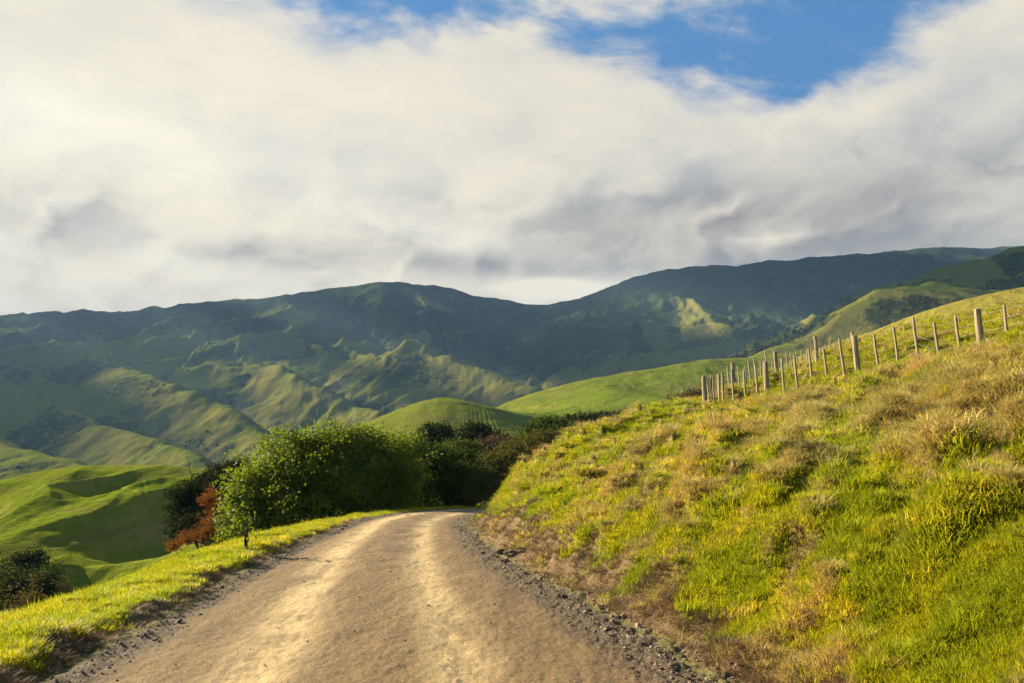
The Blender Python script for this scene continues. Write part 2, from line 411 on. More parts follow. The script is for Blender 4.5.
# ------------------------------------------------------------------ ground material
def ground_material():
    m, nt, b = new_mat('ground_earth_and_turf')
    p = pos(nt)
    msk = attr(nt, 'mask', 'Color'); dirt, straw, veg = sep(nt, msk)
    rd = attr(nt, 'road', 'Color'); onroad, track, loose = sep(nt, rd)
    n_f = noise(nt, p, 18, 6, .65); n_m = noise(nt, p, 3.2, 5, .6); n_l = noise(nt, p, .7, 4, .6)
    sg = vmul(nt, p, (1, 1, 1))
    grit = vor(nt, p, 34); grit2 = noise(nt, p, 90, 3, .7)
    # road
    str_ = noise(nt, vmul(nt, p, (3.2, .55, 1)), 1.0, 5, .6)
    pale = mixc(nt, (str_ * 1.1 + n_m * .5 - .45).clamp(), (.085, .052, .021), (.235, .152, .066))
    pale = mixc(nt, track * (n_l.ss(.25, .5)) * .9, pale, (.43, .315, .155))
    pale = mixc(nt, (noise(nt, vmul(nt, p, (2.6, .38, 1)), 1.0, 5, .68).ss(.50, .64) * .62), pale, (.115, .074, .036))
    pale = mixc(nt, (grit2.ss(.54, .70) * .6), pale, (.075, .052, .032))
    pale = mixc(nt, (noise(nt, p, 42, 4, .7).ss(.56, .70) * .5), pale, (.42, .34, .22))
    pale = mixc(nt, (vor(nt, p, 21).ss(.17, .08) * .6), pale, (.52, .45, .33))
    lo = mixc(nt, grit.ss(.1, .5), (.17, .120, .068), (.050, .034, .020))
    lo = mixc(nt, noise(nt, p, 26, 4, .7).ss(.55, .75), lo, (.25, .21, .165))
    roadc = mixc(nt, loose, pale, lo)
    # soil
    soil = mixc(nt, n_f, (.036, .022, .010), (.165, .104, .044))
    soil = mixc(nt, n_m.ss(.45, .65), soil, (.12, .066, .032))
    # turf underlay
    gr = mixc(nt, n_m, (.085, .11, .007), (.20, .225, .010))
    st = mixc(nt, n_f, (.15, .11, .035), (.34, .26, .08))
    turf = mixc(nt, straw, gr, st)
    turf = mixc(nt, n_f.ss(.62, .35) * .45, turf, (.045, .042, .012))
    vegc = mixc(nt, dirt, turf, soil)
    col = mixc(nt, onroad, vegc, roadc)
    setc(nt, b, col, .95)
    h = n_f * .5 + n_m * .8 + grit2 * .15
    hr = grit2 * .25 + n_f * .18 + grit * .15 * loose
    bump(nt, b, h * (1 - onroad) + hr * onroad, 1.0, .05)
    return m

def hill_material():
    m, nt, b = new_mat('hill_pasture_and_bush')
    p = pos(nt)
    cov = attr(nt, 'cover', 'Color'); bush, dry, tone = sep(nt, cov)
    dist = attr(nt, 'far')
    n1 = noise(nt, p, .02, 6, .6); n2 = noise(nt, p, .12, 5, .6); n3 = noise(nt, p, 1.2, 5, .6)
    lines = noise(nt, vmul(nt, p, (.03, .03, .9)), 1.0, 3, .6)
    n5 = noise(nt, p, 7, 5, .7); n6 = noise(nt, p, .35, 5, .7)
    g = mixc(nt, n2, (.055, .082, .006), (.122, .162, .012))
    g = mixc(nt, n3.ss(.35, .7) * .6, g, (.160, .200, .013))
    lines2 = noise(nt, vmul(nt, p, (.012, .012, .30)), 1.0, 4, .65)
    g = mixc(nt, lines2.ss(.5, .62) * .40, g, (.085, .085, .022))
    g = mixc(nt, lines.ss(.5, .68) * .45, g, (.11, .085, .035))
    g = mixc(nt, dry, g, (.25, .19, .055))
    g = mixc(nt, n5.ss(.5, .72) * .55 * (1 - dist), g, (.04, .055, .008)); g = mixc(nt, n6.ss(.52, .72) * .45, g, (.16, .135, .03))
    bs = mixc(nt, n2, (.010, .020, .009), (.038, .052, .018)); bs = mixc(nt, n1.ss(.4, .65), bs, (.045, .060, .018))
    bn = noise(nt, p, .05, 6, .7)
    g = mixc(nt, dist * .30, g, (.028, .042, .012))  # far pasture darkened in colour to deepen its shade
    k = (bush + (bn - .5) * .9 + (n1 - .5) * .5).ss(.36, .64)
    col = mixc(nt, k, g, bs)
    setc(nt, b, col, .95); b.inputs['Specular IOR Level'].default_value = 0
    tree = vor(nt, p, .11)
    near = 1 - dist
    bump(nt, b, (n3 * .45 + n5 * .12) * near + n2 * 1.6 + (bn * 6.0 - tree * 3.0) * k * dist, .9, 1.0)
    return m

from concurrent.futures import ThreadPoolExecutor
def par(fn, *arrs):
    sh = arrs[0].shape
    if len(sh) == 2 and min(sh) > 200:
        bl = [(slice(i, i + 90), slice(j, j + 150)) for i in range(0, sh[0], 90) for j in range(0, sh[1], 150)]
        fa = [np.asarray(a, dtype=np.float32) for a in arrs]
        with ThreadPoolExecutor(4) as ex: res = list(ex.map(lambda b: fn(*[a[b] for a in fa]), bl))
        def put(parts):
            if isinstance(parts[0], tuple): return tuple(put([p[k] for p in parts]) for k in range(len(parts[0])))
            if isinstance(parts[0], dict): return {k: put([p[k] for p in parts]) for k in parts[0]}
            o = np.empty(sh, np.float32)
            for b, p in zip(bl, parts): o[b] = p
            return o
        return put(res)
    fl = [np.ascontiguousarray(a, dtype=np.float32).ravel() for a in arrs]
    n = fl[0].size; step = 24000
    with ThreadPoolExecutor(4) as ex:
        res = list(ex.map(lambda i: fn(*[a[i:i + step] for a in fl]), range(0, n, step)))
    def join(parts):
        if isinstance(parts[0], tuple): return tuple(join([p[k] for p in parts]) for k in range(len(parts[0])))
        if isinstance(parts[0], dict): return {k: join([p[k] for p in parts]) for k in parts[0]}
        return np.concatenate(parts).astype(np.float32).reshape(sh)
    return join(res)

GM = ground_material(); HM = hill_material()

def _two(x, y):
    d, s, a = line_dist(x, y, RL); d2, s2, a2 = line_dist(x, y, BFL)
    return tps(x, y), d * s, a, d2 * s2
GRIDS = par(_two, _gx, _gy)
# ------------------------------------------------------------------ ground: one sheet in two rings that share their border
R1 = 92.0
def full_h(x, y):
    r = np.hypot(x, y)
    z, f = near_h(x, y)
    w = sst(44, 72, r - 0)
    if float(r.max()) <= 44: return z, f
    fh = far_h(x, y)
    return z * (1 - w) + fh * w, f
ang = np.concatenate([np.linspace(-82, -44, 90, endpoint=False), np.linspace(-44, 44, 1000), np.linspace(44, 82, 90)[1:]])
ang = np.radians(ang)
def ring(r0, r1, n):
    r = np.geomspace(r0, r1, n); x = np.sin(ang)[None, :] * r[:, None]; y = np.cos(ang)[None, :] * r[:, None]
    return x, y
FK = ('bv', 'vv', 'sd', 'tus', 'hol', 'q')
x, y = ring(.5, R1, 820)
print('start', time.time() - T0)
z, f = par(full_h, x, y)
dirt, straw, veg = par(lambda a, b, *c: masks(a, b, dict(zip(FK, c)), None), x, y, *[f[k] for k in FK])
on = (1 - sst(-.1, .12, f['bv'])) * (1 - sst(-.12, .08, f['vv']))
u = f['u']; sd = f['sd']
n_e = par(lambda a, b: fbm(a * 1.1, b * 1.1, 4, 301), x, y)
track = np.exp(-((np.abs(sd + .15) - .85) / .30) ** 2) * .95 + np.exp(-((sd + .95) / .30) ** 2) * .3
loose = np.maximum(sst(.80, 1.02, u + .10 * n_e), sst(.86, 1.05, -u + .10 * n_e))
loose = np.maximum(loose, .75 * np.exp(-((sd - .15) / .34) ** 2) * sst(.02, .42, n_e + .12) * sst(9, 16, y))
one = np.ones(x.shape)
V = np.stack([x, y, z], -1).reshape(-1, 3)
A = {'mask': ('FLOAT_COLOR', np.stack([dirt, straw, veg, one], -1)), 'road': ('FLOAT_COLOR', np.stack([on, track, loose, one], -1))}
# the far part of the near ring is pasture of its own: same attributes as the hills
def cover(x, y, z):
    r = np.hypot(x, y)
    # slope & hollow from finite differences along the grid
    gr = np.gradient(z, axis=0) / (np.gradient(r, axis=0) + 1e-6)
    ga = np.gradient(z, axis=1) / (r * np.gradient(ang)[None, :] + 1e-6)
    slope = np.hypot(gr, ga)
    hi = z
    b = .05 + .75 * sst(330, 720, hi + 260 * fbm(x / 400, y / 400, 4, 401)) * sst(1500, 2300, y)
    b = b + .75 * sst(2300, 3000, y + 500 * fbm(x / 700, y / 700, 3, 402)) * sst(-900, 300, x)
    b = b + .5 * sst(2500, 3100, y + 500 * fbm(x / 700, y / 700, 3, 402))
    # gullies: below the local mean
    def blur(a, n):
        for ax in (0, 1):
            c = np.cumsum(np.concatenate([np.repeat(np.take(a, [0], ax), n + 1, ax), a, np.repeat(np.take(a, [-1], ax), n, ax)], ax), ax)
            a = (np.take(c, range(2 * n + 1, c.shape[ax]), ax) - np.take(c, range(0, c.shape[ax] - 2 * n - 1), ax)) / (2 * n + 1)
        return a
    hol = (blur(z, 14) - z) / (r * .02 + 1)
    b = b + sst(.10, .9, hol) * .8 * sst(250, 700, r)
    b = b - sst(.15, .9, -hol) * .8 * sst(500, 900, r)
    b = b + .35 * sst(.42, .62, slope) * sst(500, 900, r)
    b = b + .30 * sst(-.1, .4, fbm(x / 260, y / 260, 4, 403)) * sst(600, 1200, r) - .10
    # grassy clearings on the right mountain; the last ones lighten sunlit patches in colour
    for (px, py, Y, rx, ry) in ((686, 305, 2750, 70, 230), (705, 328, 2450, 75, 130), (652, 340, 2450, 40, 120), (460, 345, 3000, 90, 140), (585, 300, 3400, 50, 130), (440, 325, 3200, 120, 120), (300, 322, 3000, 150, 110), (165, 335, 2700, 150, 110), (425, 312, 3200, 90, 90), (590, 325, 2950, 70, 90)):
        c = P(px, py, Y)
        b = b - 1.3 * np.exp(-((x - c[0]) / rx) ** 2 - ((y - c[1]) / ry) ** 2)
    b = b + (.85 * sst(-.20, .25, fbm(x / 110, y / 110, 4, 406)) + .35 * sst(.0, .5, ga)) * 1.5 * np.exp(-((y - 880) / 190) ** 2) * sst(120, 260, x)
    dl, sl_, _a = par(lambda a, c: line_dist(a, c, RD[14][0]), x, y)
    b = b + 1.3 * np.exp(-(dl / 34) ** 2) * sst(1000, 900, r) * sst(330, 260, x) + .5 * np.exp(-(dl / 34) ** 2) * sst(-.1, .3, fbm(x / 60, y / 60, 3, 408))
    b = b - .35 * sst(-200, -900, x) * sst(2300, 2900, y)
    b = b - .8 * sst(560, 640, x) * np.exp(-((y - 900) / 150) ** 2)
    dry = .12 * np.exp(-((x + 25) / 60) ** 2 - ((y - 315) / 50) ** 2) + .85 * sst(20, 34, x) * sst(140, 115, y) * sst(40, 50, y) + .6 * sst(.0, .5, fbm(x / 90, y / 90, 4, 404) + .2) * .45 + .35 * sst(.45, .65, slope)
    dry = dry * (1 - .85 * np.exp(-((x + 25) / 80) ** 2 - ((y - 325) / 60) ** 2))
    return np.clip(b, 0, 1.3), np.clip(dry, 0, 1), slope
ground = mesh_np('ground', V, grid_faces(*x.shape), [GM, HM], attrs=None)
me = ground.data
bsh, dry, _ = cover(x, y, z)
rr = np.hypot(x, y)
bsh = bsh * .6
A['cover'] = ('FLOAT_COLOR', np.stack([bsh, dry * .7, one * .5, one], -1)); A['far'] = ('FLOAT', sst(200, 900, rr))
for an, (ty, arr) in A.items():
    a = me.attributes.new(an, ty, 'POINT'); a.data.foreach_set('color' if ty == 'FLOAT_COLOR' else 'value', np.asarray(arr, np.float32).ravel())
cy, cx = (y[:-1, :-1] + y[1:, 1:]) / 2, (x[:-1, :-1] + x[1:, 1:]) / 2
bb = np.hypot(cx, cy) > 60 + 5 * fbm(cx / 6, cy / 6, 3, 55)
bb = bb | ((-f['sd'][:-1, :-1] > 12) & (cx < 5))
me.polygons.foreach_set('material_index', bb.astype(np.int32).ravel())
tag(ground, 'grassy ground with gravel road cutting past the steep bank', 'ground', kind='structure')
print('near', time.time() - T0)

x2, y2 = ring(R1, 5600, 760)
z2 = par(far_h, x2, y2)
z2[0] = z[-1]
b2, d2, _ = cover(x2, y2, z2)
one2 = np.ones(x2.shape)
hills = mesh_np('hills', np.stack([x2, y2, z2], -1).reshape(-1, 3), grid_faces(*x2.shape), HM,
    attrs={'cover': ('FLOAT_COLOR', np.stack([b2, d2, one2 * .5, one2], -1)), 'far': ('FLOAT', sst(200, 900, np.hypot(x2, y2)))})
tag(hills, 'folded green hills rising to dark bush covered mountains', 'hills', kind='structure')
print('far', time.time() - T0)

def ground_at(px, py):
    """height under single points"""
    a, _ = full_h(np.atleast_1d(np.asarray(px, float)), np.atleast_1d(np.asarray(py, float)))
    return a

#@@VEGSTART

def hgt(xs, ys):
    xs = np.atleast_1d(np.asarray(xs, np.float32)); ys = np.atleast_1d(np.asarray(ys, np.float32))
    return par(full_h, xs, ys)[0]
def ray_ground(px, py, y0=3.0, y1=90.0):
    """where the sight line of a photo position meets the ground"""
    a = np.array(P(px, py, 1.0)) - np.array([0, 0, EYE])
    Y = np.geomspace(y0, y1, 1500)
    g = hgt(a[0] * Y, Y); zz = EYE + a[2] * Y
    k = np.argmax(g > zz) if (g > zz).any() else len(Y) - 1
    return (a[0] * Y[k], Y[k], float(g[k]))

# ------------------------------------------------------------------ foliage
def leaf_mat(name, c1, c2, trans=.35, spec=.03, rough=.85):
    m, nt, b = new_mat(name)
    t = attr(nt, 'tint'); p = pos(nt)
    n = noise(nt, p, .9, 3, .6)
    col = mixc(nt, (t * .8 + n * .9 - .42).clamp(), c1, c2)
    nt.links.new(col.k, b.inputs['Base Color']); b.inputs['Roughness'].default_value = rough
    b.inputs['Specular IOR Level'].default_value = spec
    tr = nt.nodes.new('ShaderNodeBsdfTranslucent'); c3 = mixc(nt, .5, col, (c2[0] * 1.5, c2[1] * 1.5, c2[2] * .6)); nt.links.new(c3.k, tr.inputs['Color'])
    mx = nt.nodes.new('ShaderNodeMixShader'); mx.inputs[0].default_value = trans
    out = [n_ for n_ in nt.nodes if n_.type == 'OUTPUT_MATERIAL'][0]
    nt.links.new(b.outputs[0], mx.inputs[1]); nt.links.new(tr.outputs[0], mx.inputs[2]); nt.links.new(mx.outputs[0], out.inputs['Surface'])
    return m
def bark_mat(name, c):
    m, nt, b = new_mat(name); p = pos(nt)
    n = noise(nt, vmul(nt, p, (8, 8, 1.5)), 1.5, 5, .65)
    setc(nt, b, mixc(nt, n, tuple(v * .45 for v in c), tuple(v * 1.4 for v in c)), .9); bump(nt, b, n, .8, .03)
    return m
def tube(path, radii, n=7):
    path = np.array(path, float); V = []; Fc = []
    for i, p in enumerate(path):
        t = path[min(i + 1, len(path) - 1)] - path[max(i - 1, 0)]; t /= np.linalg.norm(t) + 1e-9
        a = np.cross(t, [.3, 1, .1]); a /= np.linalg.norm(a) + 1e-9; b = np.cross(t, a)
        for k in range(n):
            w_ = 2 * math.pi * k / n; V.append(p + radii[i] * (a * math.cos(w_) + b * math.sin(w_)))
    for i in range(len(path) - 1):
        for k in range(n):
            k2 = (k + 1) % n; Fc.append((i * n + k, i * n + k2, (i + 1) * n + k2, (i + 1) * n + k))
    m_ = (len(path) - 1) * n
    for k in range(1, n // 2 + 1): pass
    V.append(path[-1]); c = len(V) - 1
    for k in range(n): Fc.append((m_ + k, m_ + (k + 1) % n, c, c))
    return V, Fc
def fix_tris(Fc): return Fc
class Acc:
    def __init__(s): s.V = []; s.F = []
    def add(s, VF):
        o = len(s.V); s.V.extend(VF[0]); s.F.extend([tuple(i + o for i in f) for f in VF[1]])
    def obj(s, name, mat, parent=None, smooth=True):
        me = bpy.data.meshes.new(name)
        fs = [tuple(dict.fromkeys(f)) for f in s.F]
        me.from_pydata([tuple(v) for v in s.V], [], fs); me.polygons.foreach_set('use_smooth', [smooth] * len(fs)); me.update()
        if mat: me.materials.append(mat)
        o = bpy.data.objects.new(name, me); C.objects.link(o)
        if parent: o.parent = parent
        return o
def leaves_np(cen, nrm, size, seed, droop=0.0, aspect=.6):
    r = np.random.default_rng(seed); n = len(cen)
    rnd = r.normal(size=(n, 3)); N = nrm * .9 + rnd * .75; N /= np.linalg.norm(N, axis=1)[:, None]
    t = np.cross(N, r.normal(size=(n, 3))); t /= np.linalg.norm(t, axis=1)[:, None]; b = np.cross(N, t)
    s = (size * r.uniform(.6, 1.35, n))[:, None]
    bend = N * s * .25
    v = np.stack([cen - t * s, cen + b * s * aspect - bend * .3, cen + t * s - bend, cen - b * s * aspect - bend * .3], 1)
    f = np.arange(n * 4).reshape(n, 4)
    return v.reshape(-1, 3), f
def crown(name, root, blobs, dens, size, mat, seed, clump=.45, hollow=.55, jag=.22, aspect=.6):
    """blobs are world ellipsoids (x,y,z,rx,ry,rz); leaf clumps fill their outer half"""
    r = np.random.default_rng(seed); cs = []; ns = []; tn = []
    for (x_, y_, z_, a, b_, c_) in blobs:
        area = 4 * math.pi * ((a * b_) ** 1.6 / 3 + (a * c_) ** 1.6 / 3 + (b_ * c_) ** 1.6 / 3) ** (1 / 1.6)
        nc_ = int(area / (clump * clump) * 1.5)
        d = r.normal(size=(nc_, 3)); d /= np.linalg.norm(d, axis=1)[:, None]
        d[:, 2] = np.where(d[:, 2] < -.55, -d[:, 2], d[:, 2])
        k = hollow + (1 - hollow) * r.uniform(0, 1, nc_) ** .5 + r.normal(size=nc_) * jag * .5
        k = k + jag * np.array([math.sin(v[0] * 5 + v[1] * 7 + seed) * math.sin(v[2] * 6 + v[1] * 4 + seed * 2) for v in d])
        cc = np.array([x_, y_, z_]) + d * k[:, None] * np.array([a, b_, c_])
        m_ = max(3, int(dens))
        ct = r.uniform(0, 1, nc_)
        o = r.normal(size=(nc_, m_, 3)) * clump * np.array([.5, .5, .34])
        cs.append((cc[:, None] + o).reshape(-1, 3))
        nn = d[:, None] * .6 + o / clump * .9 + np.array([0, 0, .55]); ns.append(nn.reshape(-1, 3))
        tn.append(np.clip(np.repeat(ct, m_) * .6 + r.uniform(0, .4, nc_ * m_), 0, 1))
    cs = np.vstack(cs); ns = np.vstack(ns); tn = np.concatenate(tn)
    ns /= np.linalg.norm(ns, axis=1)[:, None] + 1e-9
    V_, F_ = leaves_np(cs - np.array(root.location), ns, size, seed, aspect=aspect)
    return mesh_np('crown', V_, F_, mat, smooth=False, parent=root, attrs={'tint': ('FLOAT', np.repeat(tn, 4))})
def tree(name, label, cat, base, blobs, dens, size, lm, bm, seed, group=None, trunk_r=.16, limbs=3, **kw):
    root = bpy.data.objects.new(name, None); C.objects.link(root); root.location = base
    tag(root, label, cat, group)
    crown(name, root, blobs, dens, size, lm, seed, **kw)
    r = np.random.default_rng(seed + 1); A_ = Acc(); b0 = np.array(base)
    cm_ = np.mean([b[:3] for b in blobs], axis=0)
    fork = b0 + (cm_ - b0) * .4
    A_.add(tube([(0, 0, -.3), (fork - b0) * .5 + r.normal(size=3) * .06, fork - b0], [trunk_r * 1.25, trunk_r, trunk_r * .8]))
    for bl in blobs:
        for k in range(limbs):
            tgt = np.array(bl[:3]) + r.normal(size=3) * np.array(bl[3:]) * .38
            mid = fork + (tgt - fork) * .5 + r.normal(size=3) * .15
            A_.add(tube([fork - b0, mid - b0, tgt - b0, tgt - b0 + (tgt - mid) * .5 + r.normal(size=3) * .1], [trunk_r * .6, trunk_r * .38, trunk_r * .18, trunk_r * .05], 5))
    A_.obj('trunk', bm, root)
    return root
def BL(px, py, Y, rx, rz, ry=None):
    """ellipsoid given by its photo position, distance and radii in photo pixels"""
    k = Y / F; p = P(px, py, Y); return (*p, rx * k, (ry if ry else (rx + rz) / 2) * k, rz * k)

L_fresh = leaf_mat('leaf_fresh_green', (.020, .045, .006), (.150, .190, .010), .4, .12, .6)
L_deep = leaf_mat('leaf_deep_green', (.014, .030, .006), (.072, .104, .010), .25, .06, .8)
L_dark = leaf_mat('leaf_blackish_green', (.010, .018, .006), (.030, .040, .010), .15, .02, .9)
L_rust = leaf_mat('leaf_rusty_dead', (.05, .020, .006), (.23, .080, .014), .3, .1)
L_olive = leaf_mat('leaf_olive', (.028, .034, .010), (.105, .105, .026), .25)
L_maroon = leaf_mat('leaf_brown_mauve', (.035, .022, .018), (.115, .072, .050), .2)
L_scrub = leaf_mat('leaf_dry_scrub', (.04, .032, .014), (.14, .105, .04), .2)
BK = bark_mat('bark_grey_brown', (.10, .08, .06)); BKD = bark_mat('bark_dark', (.035, .028, .022))

def foot(px, Y, dz=0):
    x_ = P(px, 465, Y)[0]; return (float(x_), float(Y), float(hgt(x_, Y)[0]) + dz)

tree('broadleaf_tree', 'largest rounded bright green broadleaf tree, on the left of the bend in the road', 'tree', foot(325, 38.5),
     [BL(338, 462, 39, 50, 34), BL(294, 476, 38.5, 44, 38), BL(260, 500, 38, 32, 36), BL(243, 522, 37.6, 20, 28), BL(378, 474, 40, 44, 38), BL(330, 500, 38, 62, 42), BL(280, 532, 37.4, 45, 28), BL(375, 512, 39.5, 50, 34), BL(350, 490, 37.6, 30, 26), BL(300, 505, 37, 30, 26)],
     36, .078, L_fresh, BK, 11, trunk_r=.22, clump=.50, jag=.30, hollow=.42)
tree('broadleaf_tree', 'dark green broadleaf tree close behind the right side of the largest rounded tree', 'tree', foot(425, 45),
     [BL(416, 478, 45, 42, 34), BL(446, 488, 46, 30, 28), BL(405, 508, 45.5, 42, 24), BL(440, 510, 45.5, 38, 18)],
     26, .10, L_deep, BKD, 12, trunk_r=.2, clump=.5)
tree('evergreen_tree', 'blackish green evergreen tree with ragged tiers left of the largest rounded tree', 'tree', foot(222, 47),
     [BL(222, 482, 47, 26, 9), BL(200, 494, 47, 24, 9), BL(240, 473, 48, 26, 8), BL(188, 507, 46.5, 17, 10), BL(215, 512, 47, 28, 14), BL(240, 498, 47, 24, 20), BL(208, 528, 45, 30, 16), BL(196, 520, 46, 22, 12), BL(230, 535, 44, 26, 18)],
     30, .085, L_dark, BKD, 13, trunk_r=.16, clump=.4, jag=.4)
tree('dead_shrub', 'rusty orange dead shrub between the blackish evergreen and the verge', 'shrub', foot(205, 38),
     [BL(210, 502, 40, 9, 10), BL(214, 519, 39.5, 9, 11), BL(207, 534, 39, 10, 8), BL(188, 541, 38.5, 11, 8), BL(174, 547, 38, 7, 5), BL(222, 508, 39.8, 6, 5)],
     15, .05, L_rust, BK, 14, trunk_r=.04, clump=.20, jag=.7, hollow=.2, aspect=.3)
# the slender sapling in front of the big tree
sb = ray_ground(248, 551, 12, 40)
tree('sapling', 'slender sapling with a thin leaning stem on the bright verge by the largest tree', 'tree', sb,
     [BL(243, 522, sb[1], 5, 8), BL(238, 512, sb[1], 5, 6), BL(249, 530, sb[1], 4, 5), BL(234, 526, sb[1], 4, 4)],
     7, .045, L_fresh, BKD, 15, trunk_r=.035, limbs=1, clump=.24)
gb = 'bushes crowding the gully beyond the bend'
tree('evergreen_tree', 'dark round evergreen standing before the grassy mound, left of its pair', 'tree', foot(435, 78), [BL(437, 440, 78, 22, 15), BL(420, 452, 77, 18, 12), BL(450, 452, 77, 20, 12)], 20, .15, L_dark, BKD, 16, gb, clump=.7)
tree('evergreen_tree', 'dark round evergreen standing before the grassy mound, right of its pair', 'tree', foot(478, 76), [BL(478, 437, 76, 20, 12), BL(492, 446, 76, 18, 12), BL(466, 452, 75, 22, 12)], 20, .15, L_dark, BKD, 17, gb, clump=.7)
tree('broadleaf_tree', 'shadowy dark green tree at the end of the visible road', 'tree', foot(462, 50), [BL(455, 472, 50, 28, 24), BL(472, 488, 49, 26, 22), BL(446, 498, 48, 26, 18), BL(462, 456, 52, 20, 14)], 24, .11, L_deep, BKD, 18, gb, clump=.5)
tree('shrub', 'brownish mauve shrub in the middle of the gully thicket', 'shrub', foot(492, 58), [BL(492, 456, 58, 22, 16), BL(482, 470, 57, 20, 16), BL(506, 450, 59, 20, 12)], 20, .10, L_maroon, BK, 19, gb, clump=.5)
tree('shrub', 'olive green shrub touching the foot of the grassy bank', 'shrub', foot(500, 44), [BL(504, 474, 44, 26, 24), BL(492, 492, 43, 22, 18), BL(522, 460, 46, 26, 20), BL(542, 448, 48, 24, 15)], 26, .075, L_olive, BK, 20, gb, clump=.4)
tree('shrub', 'dark rounded shrub on the rim of the gully below the saddle hill', 'shrub', foot(552, 75), [BL(549, 428, 75, 20, 11), BL(562, 434, 74, 22, 11), BL(534, 438, 74, 18, 11)], 18, .14, L_deep, BKD, 21, gb, clump=.6)
tree('shrub', 'wide low dark shrub under the green saddle hill', 'shrub', foot(598, 85), [BL(590, 423, 86, 28, 8), BL(615, 420, 88, 26, 7), BL(572, 428, 84, 18, 8)], 18, .15, L_dark, BKD, 22, gb, clump=.7)
tree('shrub', 'dry brown scrub along the skyline edge of the grassy bank', 'shrub', foot(590, 52), [BL(572, 441, 52, 18, 10), BL(592, 432, 54, 16, 8), BL(610, 424, 56, 14, 6), BL(552, 449, 50, 18, 12)], 18, .09, L_scrub, BK, 23, gb, clump=.4)
tree('shrub', 'small reddish bush peeping over the bank below the fence corner', 'shrub', foot(682, 46), [BL(680, 401, 46, 12, 6), BL(694, 396, 47, 10, 5)], 16, .07, L_maroon, BK, 24, gb, clump=.35)
gl = 'dark scrub in the hollows of the near left hill'
def hill_pt(px, Y):
    x_ = P(px, 465, Y)[0]; return float(x_), float(Y), float(hgt(x_, Y)[0])
for label, px, top, Y, rx, rz, mt in [
    ('dark scrub bush cut by the left edge of the photo, highest of those there', 2, 556, 60, 20, 15, L_dark),
    ('olive scrub bush low at the left edge, just above the verge grass', 6, 580, 50, 20, 14, L_olive),
    ('dark scrub bush second from the left edge, above the verge', 24, 562, 57, 18, 16, L_dark),
    ('brownish dry scrub bush nearest the verge in the shaded hollow', 30, 582, 52, 16, 12, L_scrub),
    ('blackish scrub bush at the top of the shaded hollow', 44, 551, 64, 18, 14, L_dark),
    ('dull green scrub bush in the middle of the shaded hollow', 50, 568, 58, 16, 13, L_deep),
    ('small dark scrub bush at the right end of the thicket in the hollow', 64, 572, 58, 13, 11, L_dark),
    ('tiny pale scrub bush alone right of the thicket in the hollow', 78, 580, 57, 7, 6, L_scrub)]:
    h_ = hill_pt(px, Y); kz = Y / F; tp = P(px, top, Y)[2]
    hgt_ = max(tp - h_[2], 1.2); r0 = np.random.default_rng(int(px * 7 + top)); bl_ = []
    for j in range(5):
        ox = r0.uniform(-.8, .8) * rx * kz; oz = r0.uniform(.25, .8) * hgt_ * (1 - .35 * abs(ox) / (rx * kz))
        bl_.append((h_[0] + ox, Y + r0.uniform(-.8, .8), h_[2] + oz, rx * kz * .62, rx * kz * .6, max(.5, hgt_ * .34)))
    tree('shrub', label, 'shrub', h_, bl_, 13, .085, mt, BKD, int(px + 300), gl, clump=.42, jag=.6, hollow=.3, trunk_r=.06)

# ------------------------------------------------------------------ distant trees: valley woods as one mass, one lone round tree apart
def ico():
    t = (1 + 5 ** .5) / 2
    v = np.array([(-1,t,0),(1,t,0),(-1,-t,0),(1,-t,0),(0,-1,t),(0,1,t),(0,-1,-t),(0,1,-t),(t,0,-1),(t,0,1),(-t,0,-1),(-t,0,1)], float); v /= np.linalg.norm(v[0])
    f_ = np.array([(0,11,5),(0,5,1),(0,1,7),(0,7,10),(0,10,11),(1,5,9),(5,11,4),(11,10,2),(10,7,6),(7,1,8),(3,9,4),(3,4,2),(3,2,6),(3,6,8),(3,8,9),(4,9,5),(2,4,11),(6,2,10),(8,6,7),(9,8,1)])
    return v, f_
iv, if_ = ico()
nw = 60000
wr = rng.uniform(560, 2600, nw); wa = np.radians(rng.uniform(-40, 36, nw))
wx_, wy_ = np.sin(wa) * wr, np.cos(wa) * wr
def samp(arr, xx, yy):
    rr_ = np.log(np.hypot(xx, yy) / R1) / math.log(5600 / R1) * (arr.shape[0] - 1)
    aa = np.interp(np.arctan2(xx, yy), ang, np.arange(len(ang)))
    return arr[np.clip(rr_, 0, arr.shape[0] - 1).astype(int), np.clip(aa, 0, arr.shape[1] - 1).astype(int)]
bv_ = samp(b2, wx_, wy_); wz_ = samp(z2, wx_, wy_)
nz_ = fbm(wx_ / 120, wy_ / 120, 3, 601)
kp = (bv_ + nz_ * .6 > .66) & (rng.uniform(0, 1, nw) < .75)
wx_, wy_, wz_ = wx_[kp], wy_[kp], wz_[kp]; n_ = len(wx_)
ssz = rng.uniform(1.2, 2.9, n_) * (.8 + wr[kp] / 2600)
VV = iv[None] * (1 + rng.uniform(-.25, .25, (n_, 12, 1))) * ssz[:, None, None] * np.array([1, 1, .9]) + np.stack([wx_, wy_, wz_ + ssz * .45], -1)[:, None]
FF = (if_[None] + (np.arange(n_) * 12)[:, None, None]).reshape(-1, 3)
wm, wnt, wb = new_mat('far_wood_canopy'); wn = noise(wnt, pos(wnt), .08, 5, .65); setc(wnt, wb, mixc(wnt, wn, (.010, .018, .008), (.036, .046, .016)), .95)
bump(wnt, wb, noise(wnt, pos(wnt), .6, 4, .7), 1, 1.0)
wood = mesh_np('woodland', VV.reshape(-1, 3), FF, wm, smooth=True); tag(wood, 'dark native bush filling the far valley gullies', 'woodland', kind='stuff')
print('woods', n_, time.time() - T0)
